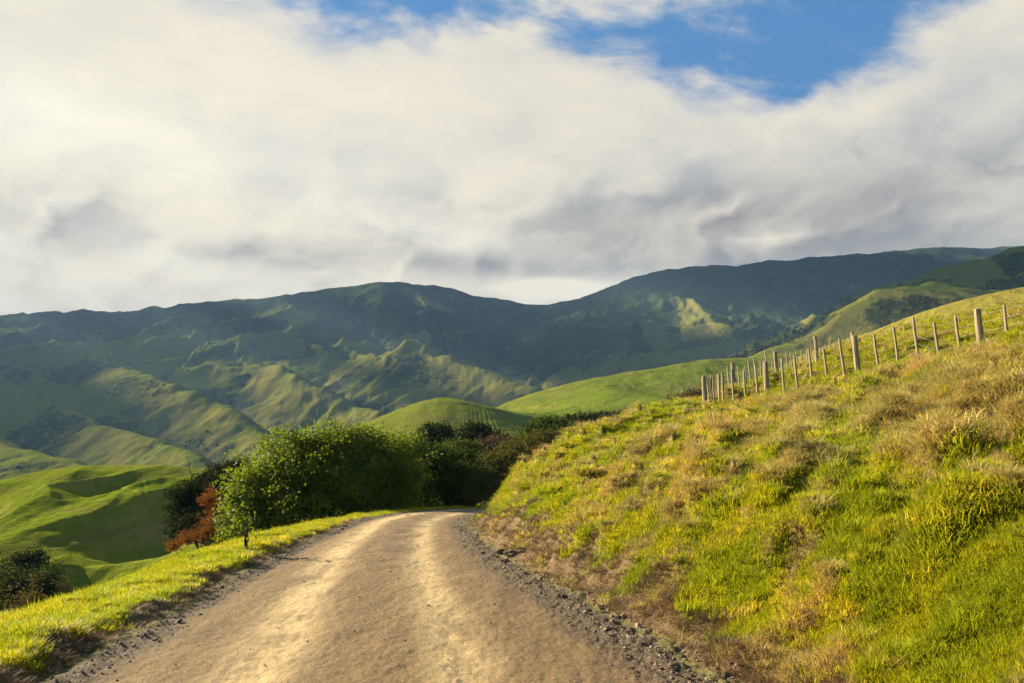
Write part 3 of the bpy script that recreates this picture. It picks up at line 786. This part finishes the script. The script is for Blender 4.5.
def far_pt(px, Y):
    x_ = P(px, 465, Y)[0]; return float(x_), float(Y), float(samp(z2, np.array([x_]), np.array([Y]))[0])
lp = far_pt(137, 560)
tree('round_tree', 'lone dark round tree in the valley above the near left hill', 'tree', lp, [(lp[0], lp[1], lp[2] + 4.5, 4.2, 4.2, 4.4)], 14, .55, L_dark, BKD, 41, trunk_r=.5, clump=1.6, jag=.1)

# ------------------------------------------------------------------ grass, as instances of a few tufts
def tuft_mesh(name, seed, n, h, spread, lean, width, mat):
    r = np.random.default_rng(seed); V_ = []; F_ = []; T_ = []
    for i in range(n):
        a = r.uniform(0, 2 * math.pi); d = spread * math.sqrt(r.uniform()); bx, by = d * math.cos(a), d * math.sin(a)
        la = a + r.normal() * .8; ll = lean * r.uniform(.3, 1.3); hh = h * r.uniform(.45, 1.15)
        dx_, dy_ = math.cos(la), math.sin(la); sx, sy = -dy_ * width * r.uniform(.6, 1.3), dx_ * width * r.uniform(.6, 1.3)
        o = len(V_)
        for k, (t_, w_) in enumerate(((0, 1), (.5, .8), (1, .08))):
            off_ = ll * hh * t_ ** 1.7; z_ = hh * (t_ - .25 * ll * t_ * t_)
            V_ += [(bx + dx_ * off_ + sx * w_, by + dy_ * off_ + sy * w_, z_ - .01), (bx + dx_ * off_ - sx * w_, by + dy_ * off_ - sy * w_, z_ - .01)]
            T_ += [t_ * .6 + r.uniform(0, .4)] * 2
        F_ += [(o, o + 1, o + 3, o + 2), (o + 2, o + 3, o + 5, o + 4)]
    return V_, F_, T_
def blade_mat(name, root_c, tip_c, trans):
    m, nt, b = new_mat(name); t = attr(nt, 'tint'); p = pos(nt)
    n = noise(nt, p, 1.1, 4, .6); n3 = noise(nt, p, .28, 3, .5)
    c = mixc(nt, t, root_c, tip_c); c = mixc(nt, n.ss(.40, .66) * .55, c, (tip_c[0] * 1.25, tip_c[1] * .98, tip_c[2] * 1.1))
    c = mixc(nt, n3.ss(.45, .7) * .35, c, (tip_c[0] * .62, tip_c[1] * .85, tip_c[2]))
    nt.links.new(c.k, b.inputs['Base Color']); b.inputs['Roughness'].default_value = .6; b.inputs['Specular IOR Level'].default_value = .15
    tr = nt.nodes.new('ShaderNodeBsdfTranslucent'); nt.links.new(c.k, tr.inputs['Color'])
    mx = nt.nodes.new('ShaderNodeMixShader'); mx.inputs[0].default_value = trans
    out = [n_ for n_ in nt.nodes if n_.type == 'OUTPUT_MATERIAL'][0]
    nt.links.new(b.outputs[0], mx.inputs[1]); nt.links.new(tr.outputs[0], mx.inputs[2]); nt.links.new(mx.outputs[0], out.inputs['Surface'])
    return m
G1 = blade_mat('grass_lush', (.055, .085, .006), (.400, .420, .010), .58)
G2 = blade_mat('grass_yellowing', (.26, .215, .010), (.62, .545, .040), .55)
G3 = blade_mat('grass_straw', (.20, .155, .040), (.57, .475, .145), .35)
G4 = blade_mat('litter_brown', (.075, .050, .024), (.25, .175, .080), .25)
src = bpy.data.collections.new('grass_source')
specs = [(G1, 36, .070, .10, .7, .0032), (G1, 30, .11, .08, .8, .0034), (G1, 40, .05, .13, .8, .003), (G2, 34, .07, .11, .9, .0032), (G2, 36, .055, .13, 1.0, .003),
         (G3, 40, .085, .10, 1.3, .0028), (G3, 46, .065, .13, 1.5, .0028), (G3, 30, .14, .05, .9, .0026), (G4, 40, .05, .12, 1.8, .003), (G4, 36, .09, .09, 1.6, .003)]
for k, (mt, n, h, sp, le, wd) in enumerate(specs):
    V_, F_, T_ = tuft_mesh('t', 50 + k, n, h, sp, le, wd, mt)
    o = mesh_np('grass_tuft_%02d' % k, V_, F_, mt, smooth=False, attrs={'tint': ('FLOAT', T_)})
    C.objects.unlink(o); src.objects.link(o)

def scatter(name, pts, rot, scl, idx, coll, label, cat):
    o = mesh_np(name, pts, np.zeros((0, 4), int), None, attrs={'rot': ('FLOAT_VECTOR', rot), 'scl': ('FLOAT_VECTOR', scl), 'idx': ('INT', idx)})
    ng = bpy.data.node_groups.new(name + '_nodes', 'GeometryNodeTree')
    ng.interface.new_socket('Geometry', in_out='INPUT', socket_type='NodeSocketGeometry'); ng.interface.new_socket('Geometry', in_out='OUTPUT', socket_type='NodeSocketGeometry')
    N_ = ng.nodes; gi = N_.new('NodeGroupInput'); go = N_.new('NodeGroupOutput'); ip = N_.new('GeometryNodeInstanceOnPoints'); ci = N_.new('GeometryNodeCollectionInfo')
    ci.inputs['Collection'].default_value = coll; ci.inputs['Separate Children'].default_value = True; ci.inputs['Reset Children'].default_value = True
    ip.inputs['Pick Instance'].default_value = True
    def na(nm, ty):
        a = N_.new('GeometryNodeInputNamedAttribute'); a.data_type = ty; a.inputs['Name'].default_value = nm; return a.outputs['Attribute']
    L_ = ng.links
    L_.new(gi.outputs[0], ip.inputs['Points']); L_.new(ci.outputs[0], ip.inputs['Instance'])
    L_.new(na('idx', 'INT'), ip.inputs['Instance Index']); L_.new(na('rot', 'FLOAT_VECTOR'), ip.inputs['Rotation']); L_.new(na('scl', 'FLOAT_VECTOR'), ip.inputs['Scale'])
    L_.new(ip.outputs[0], go.inputs[0])
    md = o.modifiers.new('scatter', 'NODES'); md.node_group = ng
    tag(o, label, cat, kind='stuff'); return o

def sample_points(n, r0, r1, amax, expo):
    # density per area falls as r**-expo
    u_ = rng.uniform(0, 1, n); k = 2 - expo
    r = (r0 ** k + u_ * (r1 ** k - r0 ** k)) ** (1 / k); a = np.radians(rng.uniform(-amax, amax, n))
    o_ = np.argsort((np.degrees(a) // 6) * 0 + r); r = r[o_]; a = a[o_]
    return np.sin(a) * r, np.cos(a) * r
gxp, gyp = sample_points(620000, 2.6, 62, 46, 1.75)
gz, gf_ = par(full_h, gxp, gyp)
gd, gs_, gv = par(lambda a, b, *c: masks(a, b, dict(zip(FK, c)), None), gxp, gyp, *[gf_[k] for k in FK])
r_ = np.hypot(gxp, gyp)
u1 = rng.uniform(0, 1, len(gxp)); u2 = rng.uniform(0, 1, len(gxp))
okp = (gv > .5) & ((gf_['bv'] > .12) | (gf_['vv'] > .04)) & (gf_['vv'] < 12)
okp &= (u1 > gd * .80)
edge_thin = np.where(gf_['bv'] > 0, sst(.05, .6, gf_['bv']), 1)
okp &= (u2 < .15 + .85 * edge_thin)
pick = rng.uniform(0, 1, len(gxp)); st_ = gs_ + rng.normal(size=len(gxp)) * .16
ix_ = np.where(st_ < .30, (pick * 3).astype(int), np.where(st_ < .62, 3 + (pick * 2).astype(int), 5 + (pick * 3).astype(int)))
ix_ = np.where(gd + rng.normal(size=len(gxp)) * .1 > .5, 8 + (pick * 2).astype(int), ix_)
onv_ = gf_['vv'] > 0
ix_ = np.where(onv_ & (gd < .4) & (st_ < .5), (pick * 3.6).astype(int), ix_)
sc_ = rng.uniform(.6, 1.45, len(gxp)) * (.95 + .9 * np.maximum(-.12, par(lambda a, b: fbm(a * 1.3, b * 1.3, 3, 701), gxp, gyp))) * (1 + .35 * gf_['tus']) * np.clip((r_ / 9) ** .42, .8, 2.3)
sc_ = sc_ * np.where(ix_ >= 8, .8, 1.0) * np.where(gf_['vv'] > 0, .72, 1.0)
zsc = sc_ / np.clip((r_ / 9) ** .30, 1, 2.2)
rot = np.stack([rng.normal(size=len(gxp)) * .15, rng.normal(size=len(gxp)) * .15, rng.uniform(0, 6.28, len(gxp))], -1)
o_ = okp
print('tufts', o_.sum())
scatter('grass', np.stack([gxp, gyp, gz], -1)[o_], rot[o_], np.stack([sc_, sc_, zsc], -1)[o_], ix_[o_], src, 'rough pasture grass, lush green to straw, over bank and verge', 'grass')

# gravel thrown to the road sides
def stone_mat():
    m, nt, b = new_mat('loose_stone'); n = nt.nodes.new('ShaderNodeObjectInfo'); p = pos(nt)
    nn = noise(nt, p, 9, 3, .6); setc(nt, b, mixc(nt, nn.ss(.3, .7), (.08, .058, .036), (.36, .27, .18)), .95); b.inputs['Specular IOR Level'].default_value = .05; return m
SM = stone_mat(); ssrc = bpy.data.collections.new('gravel_source')
for k in range(5):
    r0 = np.random.default_rng(80 + k)
    v = iv * (1 + r0.uniform(-.3, .25, (12, 1))) * np.array([1, r0.uniform(.6, .9), r0.uniform(.4, .7)])
    o = mesh_np('stone_%d' % k, v, if_, SM, smooth=False); C.objects.unlink(o); ssrc.objects.link(o)
sxp, syp = sample_points(260000, 2.2, 34, 44, 1.6)
sz_, sf = par(full_h, sxp, syp)
uu = sf['u'] if 'u' in sf else None
hw_ = np.interp(sf['arc'], [0, 20, 24.5, 30, 37, 44, 60], [2.35, 2.3, 2.1, 1.9, 1.68, 1.6, 1.9]); q_ = sf['sd'] / hw_
rr2 = rng.uniform(0, 1, len(sxp))
pr = np.where(q_ > 0, np.exp(-((q_ - 1.12) / .16) ** 2), np.exp(-((q_ + 1.08) / .10) ** 2)) * .42 + .05 * (np.abs(q_) < 1) + .05 * np.exp(-((sf['sd'] - .15) / .4) ** 2)
pr = np.where(sf['bv'] > .35, .10 * (sf['bv'] < 1.6), pr)
ks = (rr2 < pr)
ss_ = rng.lognormal(math.log(.0062), .62, len(sxp)) * np.clip((np.hypot(sxp, syp) / 7) ** .5, .8, 2.2) * np.where(np.abs(q_) > .95, 1.2, .55)
ss_ = np.clip(ss_, .0028, .06)
rs = rng.uniform(0, 6.28, (len(sxp), 3)) * np.array([.15, .15, 1])
scatter('gravel', np.stack([sxp, syp, sz_ + ss_ * .15], -1)[ks], rs[ks], np.repeat(ss_[ks][:, None], 3, 1), rng.integers(0, 5, ks.sum()), ssrc, 'loose grey gravel along both sides of the dirt road', 'gravel')
print('gravel', ks.sum(), time.time() - T0)

# clods fallen from the cut
clod_m, cnt2, cb2 = new_mat('clod_soil'); cn = noise(cnt2, pos(cnt2), 9, 6, .65); setc(cnt2, cb2, mixc(cnt2, cn, (.035, .024, .014), (.17, .115, .065)), .95); bump(cnt2, cb2, cn, 1, .04)
clabs = ['largest dark clod of earth at the foot of the bank, by the road edge', 'smaller dark clod just left of the largest clod', 'small clod in front of the largest clod', 'clod half buried in the bank right of the largest clod']
for k, (px, py, s_) in enumerate([(511, 556, .13), (500, 553, .09), (505, 562, .07), (523, 552, .10)]):
    c_ = ray_ground(px, py, 8, 30); r0 = np.random.default_rng(90 + k)
    v, f3 = iv.copy(), if_
    # one subdivision for a lumpy outline
    ed = {}; vs = [tuple(a) for a in v]; nf = []
    def mid(a, b):
        k_ = (min(a, b), max(a, b))
        if k_ not in ed:
            m_ = np.array(vs[a]) + np.array(vs[b]); m_ /= np.linalg.norm(m_); ed[k_] = len(vs); vs.append(tuple(m_))
        return ed[k_]
    for a, b_, c3 in f3:
        ab, bc, ca = mid(a, b_), mid(b_, c3), mid(c3, a); nf += [(a, ab, ca), (ab, b_, bc), (ca, bc, c3), (ab, bc, ca)]
    vs = np.array(vs) * (1 + r0.uniform(-.28, .28, (len(vs), 1))) * np.array([1.2, .9, .62]) * s_
    o = mesh_np('clod', vs, np.array(nf), clod_m, smooth=False); o.location = (c_[0], c_[1], c_[2] + s_ * .25)
    tag(o, clabs[k], 'clod', 'clods of earth at the foot of the bank')

# ------------------------------------------------------------------ fences
wood_m, wnt2, wb2 = new_mat('weathered_timber'); wp = pos(wnt2)
wn2 = noise(wnt2, vmul(wnt2, wp, (30, 30, 2.5)), 1.0, 5, .65); wn3 = noise(wnt2, wp, 3, 3, .6)
setc(wnt2, wb2, mixc(wnt2, wn3.ss(.35, .7) * .5, mixc(wnt2, wn2, (.12, .09, .06), (.34, .27, .18)), (.19, .16, .10)), .9); bump(wnt2, wb2, wn2, .7, .01)
wire_m, _, wbb = new_mat('dull_wire'); wbb.inputs['Base Color'].default_value = (.30, .27, .23, 1); wbb.inputs['Roughness'].default_value = .6
def post_mesh(base, topv, w_, round_):
    """tapered stake with a slightly uneven, weathered top; base-relative"""
    r = rng; A_ = Acc(); t = np.array(topv); n = 10 if round_ else 4
    V_ = []; F_ = []
    L = np.linalg.norm(t); lev = (-.25 / L, .0, .35, .7, .985, 1.0)
    for i, k in enumerate(lev):
        rad = w_ * (1.08 - .14 * k) * (.82 if i == len(lev) - 1 else 1)
        c = t * k + (r.normal(size=3) * .004)
        for j in range(n):
            a = 2 * math.pi * (j + .5) / n + .3
            e = 1 + (r.normal() * .05)
            V_.append(c + np.array([math.cos(a) * rad * e, math.sin(a) * rad * e * (1 if round_ else .75), 0]) + (np.array([0, 0, r.normal() * .008]) if i >= 4 else 0))
        if i:
            for j in range(n): F_.append(((i-1)*n + j, (i-1)*n + (j+1) % n, i*n + (j+1) % n, i*n + j))
    F_.append(tuple(range(n)[::-1])); F_.append(tuple(range((len(lev)-1)*n, len(lev)*n)))
    A_.V = V_; A_.F = F_
    return A_
def fence(name, label, items, wires, sag=.02):
    """items: (base xyz, top xyz, half width, round, part name)"""
    b0 = np.array(items[0][0]); root = bpy.data.objects.new(name, None); C.objects.link(root); root.location = tuple(b0)
    tag(root, label, 'fence')
    for base, topp, w_, rd, pn in items:
        o = post_mesh(base, np.array(topp) - np.array(base), w_, rd).obj(pn, wood_m, root, smooth=False)
        o.location = tuple(np.array(base) - b0)
    for k in wires:
        path = []
        for i, (base, topp, *_) in enumerate(items):
            p = np.array(base) + (np.array(topp) - np.array(base)) * k - b0
            if i:
                q_ = path[-1]; path.append((p + q_) / 2 - np.array([0, 0, sag * .4]))
            path.append(p)
        A_ = Acc(); A_.add(tube(path, [.0045] * len(path), 4)); A_.obj('wire', wire_m, root)
    return root
front = [(703.5,376,705.5,406,1),(711,375,712.5,406,0),(718.5,374,719.5,402,0),(722,372.5,723.5,401,0),(731.5,369,734,400,0),(743.5,367,745.5,397,0),(755,362,757.5,394,0),(765,359,767,391,1),
 (781,347,783.5,384,0),(794,352,797,380,0),(808,338,812,378,0),(823,344,827,374,0),(839,338,844,370,0),(854,331,857.5,365,1),(873,325,878,363,0),(893,324,898,360,0),(913,317,918,357,0),(933,312,939,352,0),(954,306,960,347,0),(976,298,981,342,1),(1003,296,1008,342,0),(1030,287,1036,336,0),(1058,278,1065,330,0)]
items = []
for tx_, ty_, bx_, by_, big in front:
    Y = fenceY(bx_); b_ = P(bx_, by_, Y); g = float(hgt(b_[0], b_[1])[0]); t_ = P(tx_, ty_, Y)
    dz_ = g - b_[2]; tz = min(max(t_[2], g + .80), g + (1.5 if big else 1.4))
    items.append(((b_[0], b_[1], g), (t_[0], t_[1], tz), .092 if big else .042, bool(big), 'post' if big else 'batten'))
print('fence H', [round(i[1][2] - i[0][2], 2) for i in items])
fence('wire_fence', 'nearer post and wire fence climbing along the brow of the grassy bank', items, (.2, .38, .56, .74, .9))
items = []
L_ = BFL; al = np.concatenate([[0], np.cumsum(np.hypot(*np.diff(L_[:, :2], axis=0).T))]); s_ = .3; k = 0
while s_ < al[-1] - 1 and k < 60:
    x_, y_ = np.interp(s_, al, L_[:, 0]) , np.interp(s_, al, L_[:, 1])
    x_ -= .15; g = float(hgt(x_, y_)[0]); big = k % 8 == 5
    hh = (1.35 if big else 1.08) + rng.normal() * .03
    items.append(((x_, y_, g), (x_ + rng.normal() * .03 - .03, y_ + rng.normal() * .03, g + hh), .09 if big else .035, big, 'post' if big else 'batten'))
    s_ += .62 + rng.normal() * .04; k += 1
fence('wire_fence', 'farther post and wire fence running away behind the nearer fence', items, (.2, .4, .6, .8))

# dead weed stalks on the bank below the fence corner
wl = ['tall brown dead weed stalks on the bank left under the fence corner', 'thin brown dead weed stalks right beside the taller ones']
for k, (px, py, h_, n) in enumerate([(705, 436, .75, 60), (722, 428, .5, 36)]):
    c_ = ray_ground(px, py, 12, 40); V_, F_, T_ = tuft_mesh('w', 95 + k, n, h_, .22, .35, .004, G4)
    o = mesh_np('dead_weed', V_, F_, G3 if k == 0 else G4, smooth=False, attrs={'tint': ('FLOAT', T_)}); o.location = c_
    tag(o, wl[k], 'weed', 'dead weeds on the bank')
print('veg', time.time() - T0)
#@@VEGEND

# ------------------------------------------------------------------ cloud sheet added out of view toward the sun, holed to shade the ranges in patches
HC = 5500.0
def drop(p):
    p = np.array(p, float); return p[:2] - SUNDIR[:2] * (p[2] / SUNDIR[2])
LIT = [  # photo position, metres ahead, size across, size along, strength
  (186,358,2450,110,140,1), (150,380,1900,120,160,1), (200,405,1650,150,160,1.2), (170,372,2000,80,100,.8), (265,372,2250,140,150,1.1), (320,385,2050,170,150,1.2), (355,405,1900,120,140,1.0),
  (150,445,1200,130,150,1.2), (110,432,1350,100,100,1), (190,455,1100,80,100,.8), (30,455,1050,120,150,1.3), (-20,445,1150,120,150,1.2), (60,470,950,100,140,1), (265,450,1350,60,80,.6), (275,468,1230,60,70,.8),
  (400,355,2300,140,150,1.2), (440,358,2220,110,120,.9), (350,356,2500,120,140,1.0), (120,365,2150,70,90,.5), (235,352,2500,70,80,.8),
  (686,303,2700,130,260,1.4), (700,325,2450,110,200,1.0), (650,340,2500,60,120,.7), (330,292,3400,80,120,.5), (470,345,2900,80,100,.45), (20,330,3000,200,120,.9), (300,322,3000,170,120,.8), (165,335,2700,150,100,.8), (425,312,3200,160,110,.8), (590,325,2950,110,110,.7), (545,345,2900,90,90,.6), (120,312,3300,260,60,.5),
  (845,318,800,110,70,1.3), (905,300,760,60,50,.8), (990,270,880,60,50,.7), (760,355,760,130,90,1.0),
  (600,385,440,170,170,1.6), (418,404,330,50,60,1.2), (480,412,400,70,60,1.2), (540,395,430,120,90,1.4), (700,380,450,220,190,1.6), (820,345,480,160,160,1.4),
]
gx, gy = np.meshgrid(np.arange(-5500, 4300, 45.0), np.arange(-400, 5400, 45.0))
den = 1.15 * sst(260, 400, np.hypot(gx - 0, gy)) + 0 * gx
rq = np.hypot(gx, gy)
den = np.where(rq < 260, -.6, den)
for px, py, Y, a, b, k in LIT:
    c = drop(P(px, py, Y)); den = den - 1.35 * k * (1 if Y < 1000 else 1.7) * np.exp(-((gx - c[0]) / a) ** 2 * (1 if Y < 1000 else 1.2) - ((gy - c[1]) / b) ** 2 * (1 if Y < 1000 else 1.2))  # holes in the added sheet let sun onto chosen slopes
den = den + .25 * par(lambda a, b: fbm(a / 330, b / 330, 4, 501), gx, gy) + .85 * sst(600, 1000, gy) * par(lambda a, b: fbm(a / 210, b / 210, 3, 509), gx, gy)
off = SUNDIR * HC / SUNDIR[2]
keep = (den > .3) & (rng.uniform(0, 1, den.shape) > .05 + .27 * sst(2300, 3100, gy)) & (np.degrees(np.arctan2(gx + off[0], gy + off[1])) < -41)  # random gaps thin the shade; parts that would come into view are dropped
nr, nc = gx.shape
th = np.clip(den - .3, 0, .8) * 60 + 6
bmp = par(lambda a, b: fbm(a / 500, b / 500, 4, 502), gx, gy) * 35 * np.clip(den, 0, 1)
top = np.stack([gx + off[0], gy + off[1], HC + th + bmp], -1).reshape(-1, 3)
bot = np.stack([gx + off[0], gy + off[1], HC - th * .3 + bmp * .4 + 0 * gx], -1).reshape(-1, 3)
gf = grid_faces(nr, nc)
kf = keep.ravel()[gf].all(1)
kc = kf.reshape(nr - 1, nc - 1)
gk = gf[kf]; N = nr * nc
side = []
pad = np.pad(kc, 1)
for ax, dlt, (a, b) in ((0, -1, (0, 1)), (0, 1, (2, 3)), (1, -1, (3, 0)), (1, 1, (1, 2))):
    nb = np.roll(pad, -dlt, ax)[1:-1, 1:-1]
    e = gf[(kc & ~nb).ravel()]
    side.append(np.stack([e[:, b], e[:, a], e[:, a] + N, e[:, b] + N], -1))
cm, cnt, cb = new_mat('shadow_cloud_white'); cb.inputs['Base Color'].default_value = (.85, .86, .88, 1); cb.inputs['Roughness'].default_value = 1
cloud = mesh_np('shadow_cloud_sheet', np.vstack([top, bot]), np.vstack([gk, gk[:, ::-1] + N] + side), cm)
tag(cloud, 'added cloud sheet out of view, holed to shade the ranges in patches', 'shadow caster', kind='stuff')

# ------------------------------------------------------------------ world: sky with cloud
w = bpy.data.worlds.new('World'); bpy.context.scene.world = w; w.use_nodes = True
nt = w.node_tree; bg = nt.nodes['Background']
sky = nt.nodes.new('ShaderNodeTexSky'); sky.sky_type = 'NISHITA'; sky.sun_disc = False
sky.sun_elevation = SUN_EL; sky.sun_rotation = SUN_AZ; sky.altitude = 200; sky.air_density = 1.0; sky.dust_density = .3; sky.ozone_density = 3.0
D = S(nt, nt.nodes.new('ShaderNodeTexCoord').outputs['Generated'])
dx, dy, dz = sep(nt, D)
az = dx._m('ARCTAN2', dy) * (180 / math.pi)
el = dz._m('ARCSINE') * (180 / math.pi)
def gauss(a0, e0, sa, se, rot=0.0):
    ca, sa_ = math.cos(R(rot)), math.sin(R(rot))
    a = (az - a0); e = (el - e0)
    u = (a * ca + e * sa_) * (1 / sa); v = (e * ca - a * sa_) * (1 / se)
    return ((u * u + v * v) * -1.0).exp()
inv = 1.0 / (dz.max(0.0) + .22)
q = comb(nt, dx * inv, dy * inv, 0.0)
warp = noise(nt, q, 1.6, 3, .5); warp2 = noise(nt, vadd(nt, q, (7, 3, 1)), 1.6, 3, .5)
q2 = vadd(nt, q, comb(nt, (warp - .5) * .30, (warp2 - .5) * .25, 0.0))
# long drawn streaks lie along the wind
ca_, sa2 = math.cos(R(14)), math.sin(R(14))
qx, qy, _z = sep(nt, q2)
qs = comb(nt, qx * ca_ + qy * sa2, (qy * ca_ - qx * sa2) * 2.0, 0.0)
streak = noise(nt, qs, 1.5, 9, .60, .2)
fine = noise(nt, vadd(nt, qs, (5, 2, 0)), 5.5, 6, .60, .5)
bq = comb(nt, az * .065, el * .095, 3.6)
bw = noise(nt, bq, 2.0, 5, .55); bw2 = noise(nt, vadd(nt, bq, (3, 9, 2)), 2.0, 5, .55)
bqw = vadd(nt, bq, comb(nt, (bw - .5) * .60, (bw2 - .5) * .50, 0.0))
def puffs(off, sc_, det):
    n = nt.nodes.new('ShaderNodeTexNoise'); n.noise_type = 'RIDGED_MULTIFRACTAL'; nt.links.new(vadd(nt, bqw, off).k, n.inputs['Vector'])
    n.inputs['Scale'].default_value = sc_; n.inputs['Detail'].default_value = det; n.inputs['Roughness'].default_value = .42
    n.inputs['Offset'].default_value = .9; n.inputs['Gain'].default_value = 1.2
    return S(nt, n.outputs['Fac'])
bill = noise(nt, bqw, 1.7, 6, .48)
pf = noise(nt, bqw, 5.0, 6, .52); pf1 = noise(nt, vadd(nt, bqw, (-.03, .04, 0)), 5.0, 6, .52)
pv0 = puffs((0, 0, 0), 1.9, 3.0); pv1 = puffs((-.05, .07, 0), 1.9, 3.0)
blue = gauss(26, 33.6, 16.5, 6.0, 0) * 1.35 + gauss(-7, 36.5, 9, 3.2, -10) * .80 + gauss(-14, 34, 4, 3.4, 30) * .44 + gauss(-29, 37, 7, 2.2) * .48 + gauss(14, 30.5, 8, 1.7, -8) * .35 + gauss(27, 28.2, 6, 2.0) * .35 + gauss(37, 34, 8, 5) * .3
blue = blue - gauss(39, 27.5, 5, 4.0, 30) * .5
blue = blue + el.ss(37, 50) * 1.0
blue = blue + gauss(-16, 35, 20, 4.5) * .44
bk = (blue * 1.9).clamp()
wsp = noise(nt, vadd(nt, qs, (1, 8, 0)), 2.6, 9, .66, .1)
iso = noise(nt, q2, 5.0, 9, .62)
thin = (blue + (wsp - .5) * 2.6 * bk + (iso - .5) * 1.7 * bk + (bill - .5) * .8 * bk - .10).ss(.05, 1.0)
dark = gauss(27, 18.6, 18, 5.0) * .44 + gauss(8, 18.4, 13, 3.0) * .32 + gauss(-20, 15.6, 9, 1.2) * .40 + gauss(-34, 17.2, 6, 2.0) * .30 + gauss(-5, 15.9, 9, 1.1, -4) * .46 + gauss(10, 15.2, 10, 1.2) * .26 + gauss(26, 15.0, 14, 2.4) * .42 + gauss(-8, 20.5, 5, 2.4) * .14 + gauss(38, 24, 6, 4) * .2
dark = dark - gauss(3.0, 14.0, 3.0, .6) * 1.5 - gauss(21, 21, 3.0, 2.0) * .14
rel = (pv0 - pv1) * .75 - (pv0 - .8) * .12
lowb = el.ss(25, 18); mid = el.ss(31, 22)
tex = (pf - pf1) * .55 * lowb + (pf - .5) * -.16 * mid + (bill - .5) * -1.0 * mid - rel * .42 * (lowb * .8 + .2 * mid) + (streak - .5) * -.75 * (1 - lowb * .8) + (fine - .5) * -.25 * (1 - lowb)
shade = (dark * (1.0 + (bill - .5) * -1.3 - rel * .5) + tex + .18).clamp()
glow = gauss(-40, 22, 34, 12)
ccol = mixc(nt, shade.ss(0, 1) * .5 + shade * .5, (.560, .505, .400), (.195, .188, .182))
ccol = mixc(nt, glow * .55 * (1 - shade), ccol, (.64, .57, .44))
ccol = mixc(nt, (1 - lowb) * shade * .55, ccol, (.28, .36, .42))
skyc = scalec(nt, S(nt, sky.outputs[0]), .085)
skyc = mixc(nt, .7, skyc, (.050, .165, .345))
away = dy.ss(.25, -.35)
thin = thin.max(away * (.55 + streak * .8)).clamp()
mixed = mixc(nt, thin, ccol, skyc)
below = dz.ss(-.02, .02)
mixed = mixc(nt, below, (.06, .07, .06), mixed)
# away from the view the cloud thins, so the light stays directional
w.cycles.sampling_method = 'MANUAL'; w.cycles.sample_map_resolution = 512
nt.links.new(mixed.k, bg.inputs['Color']); bg.inputs['Strength'].default_value = .40

sl = bpy.data.lights.new('sun', 'SUN'); sl.energy = 5.0; sl.angle = R(.42); sl.color = (1, .845, .58)
so = bpy.data.objects.new('sun', sl); C.objects.link(so)
from mathutils import Vector
so.rotation_euler = Vector(SUNDIR).to_track_quat('Z', 'Y').to_euler()

# ------------------------------------------------------------------ haze
HAZE = True
if HAZE:
    X0, X1, Y0, Y1, Z0, Z1 = -5650, 5650, -60, 5650, float(min(z2.min(), z.min())) - 1, float(z2.max()) + 30
    V = [(X0,Y0,Z0),(X1,Y0,Z0),(X1,Y1,Z0),(X0,Y1,Z0),(X0,Y0,Z1),(X1,Y0,Z1),(X1,Y1,Z1),(X0,Y1,Z1)]
    Fh = [(0,3,2,1),(4,5,6,7),(0,1,5,4),(1,2,6,5),(2,3,7,6),(3,0,4,7)]
    hm = bpy.data.materials.new('haze_air'); hm.use_nodes = True; hn = hm.node_tree; hn.nodes.clear()
    ov = hn.nodes.new('ShaderNodeOutputMaterial'); pv = hn.nodes.new('ShaderNodeVolumePrincipled')
    pv.inputs['Density'].default_value = 7.5e-5; pv.inputs['Color'].default_value = (.42, .66, 1.0, 1); pv.inputs['Anisotropy'].default_value = 0.0
    hn.links.new(pv.outputs[0], ov.inputs['Volume'])
    hz = mesh_np('haze', V, Fh, hm, smooth=False); tag(hz, 'thin blue haze over the valley', 'haze', kind='stuff')

cam = bpy.data.cameras.new('camera'); co = bpy.data.objects.new('camera', cam); C.objects.link(co)
co.location = (0, 0, EYE); co.rotation_euler = (math.pi / 2 + TH, 0, 0)
cam.sensor_width = 36; cam.lens = 36 * F / 1024; cam.clip_end = 40000; cam.clip_start = .05
sc = bpy.context.scene; sc.camera = co
sc.view_settings.view_transform = 'Standard'; sc.view_settings.look = 'None'; sc.view_settings.exposure = 2.25; sc.view_settings.gamma = 1
sc.cycles.max_bounces = 4; sc.cycles.diffuse_bounces = 2; sc.cycles.glossy_bounces = 1; sc.cycles.transmission_bounces = 2; sc.cycles.transparent_max_bounces = 8; sc.cycles.volume_bounces = 0
sc.cycles.use_denoising = True; sc.cycles.denoising_prefilter = "NONE"
sc.cycles.sample_clamp_indirect = 4
print('script', time.time() - T0)
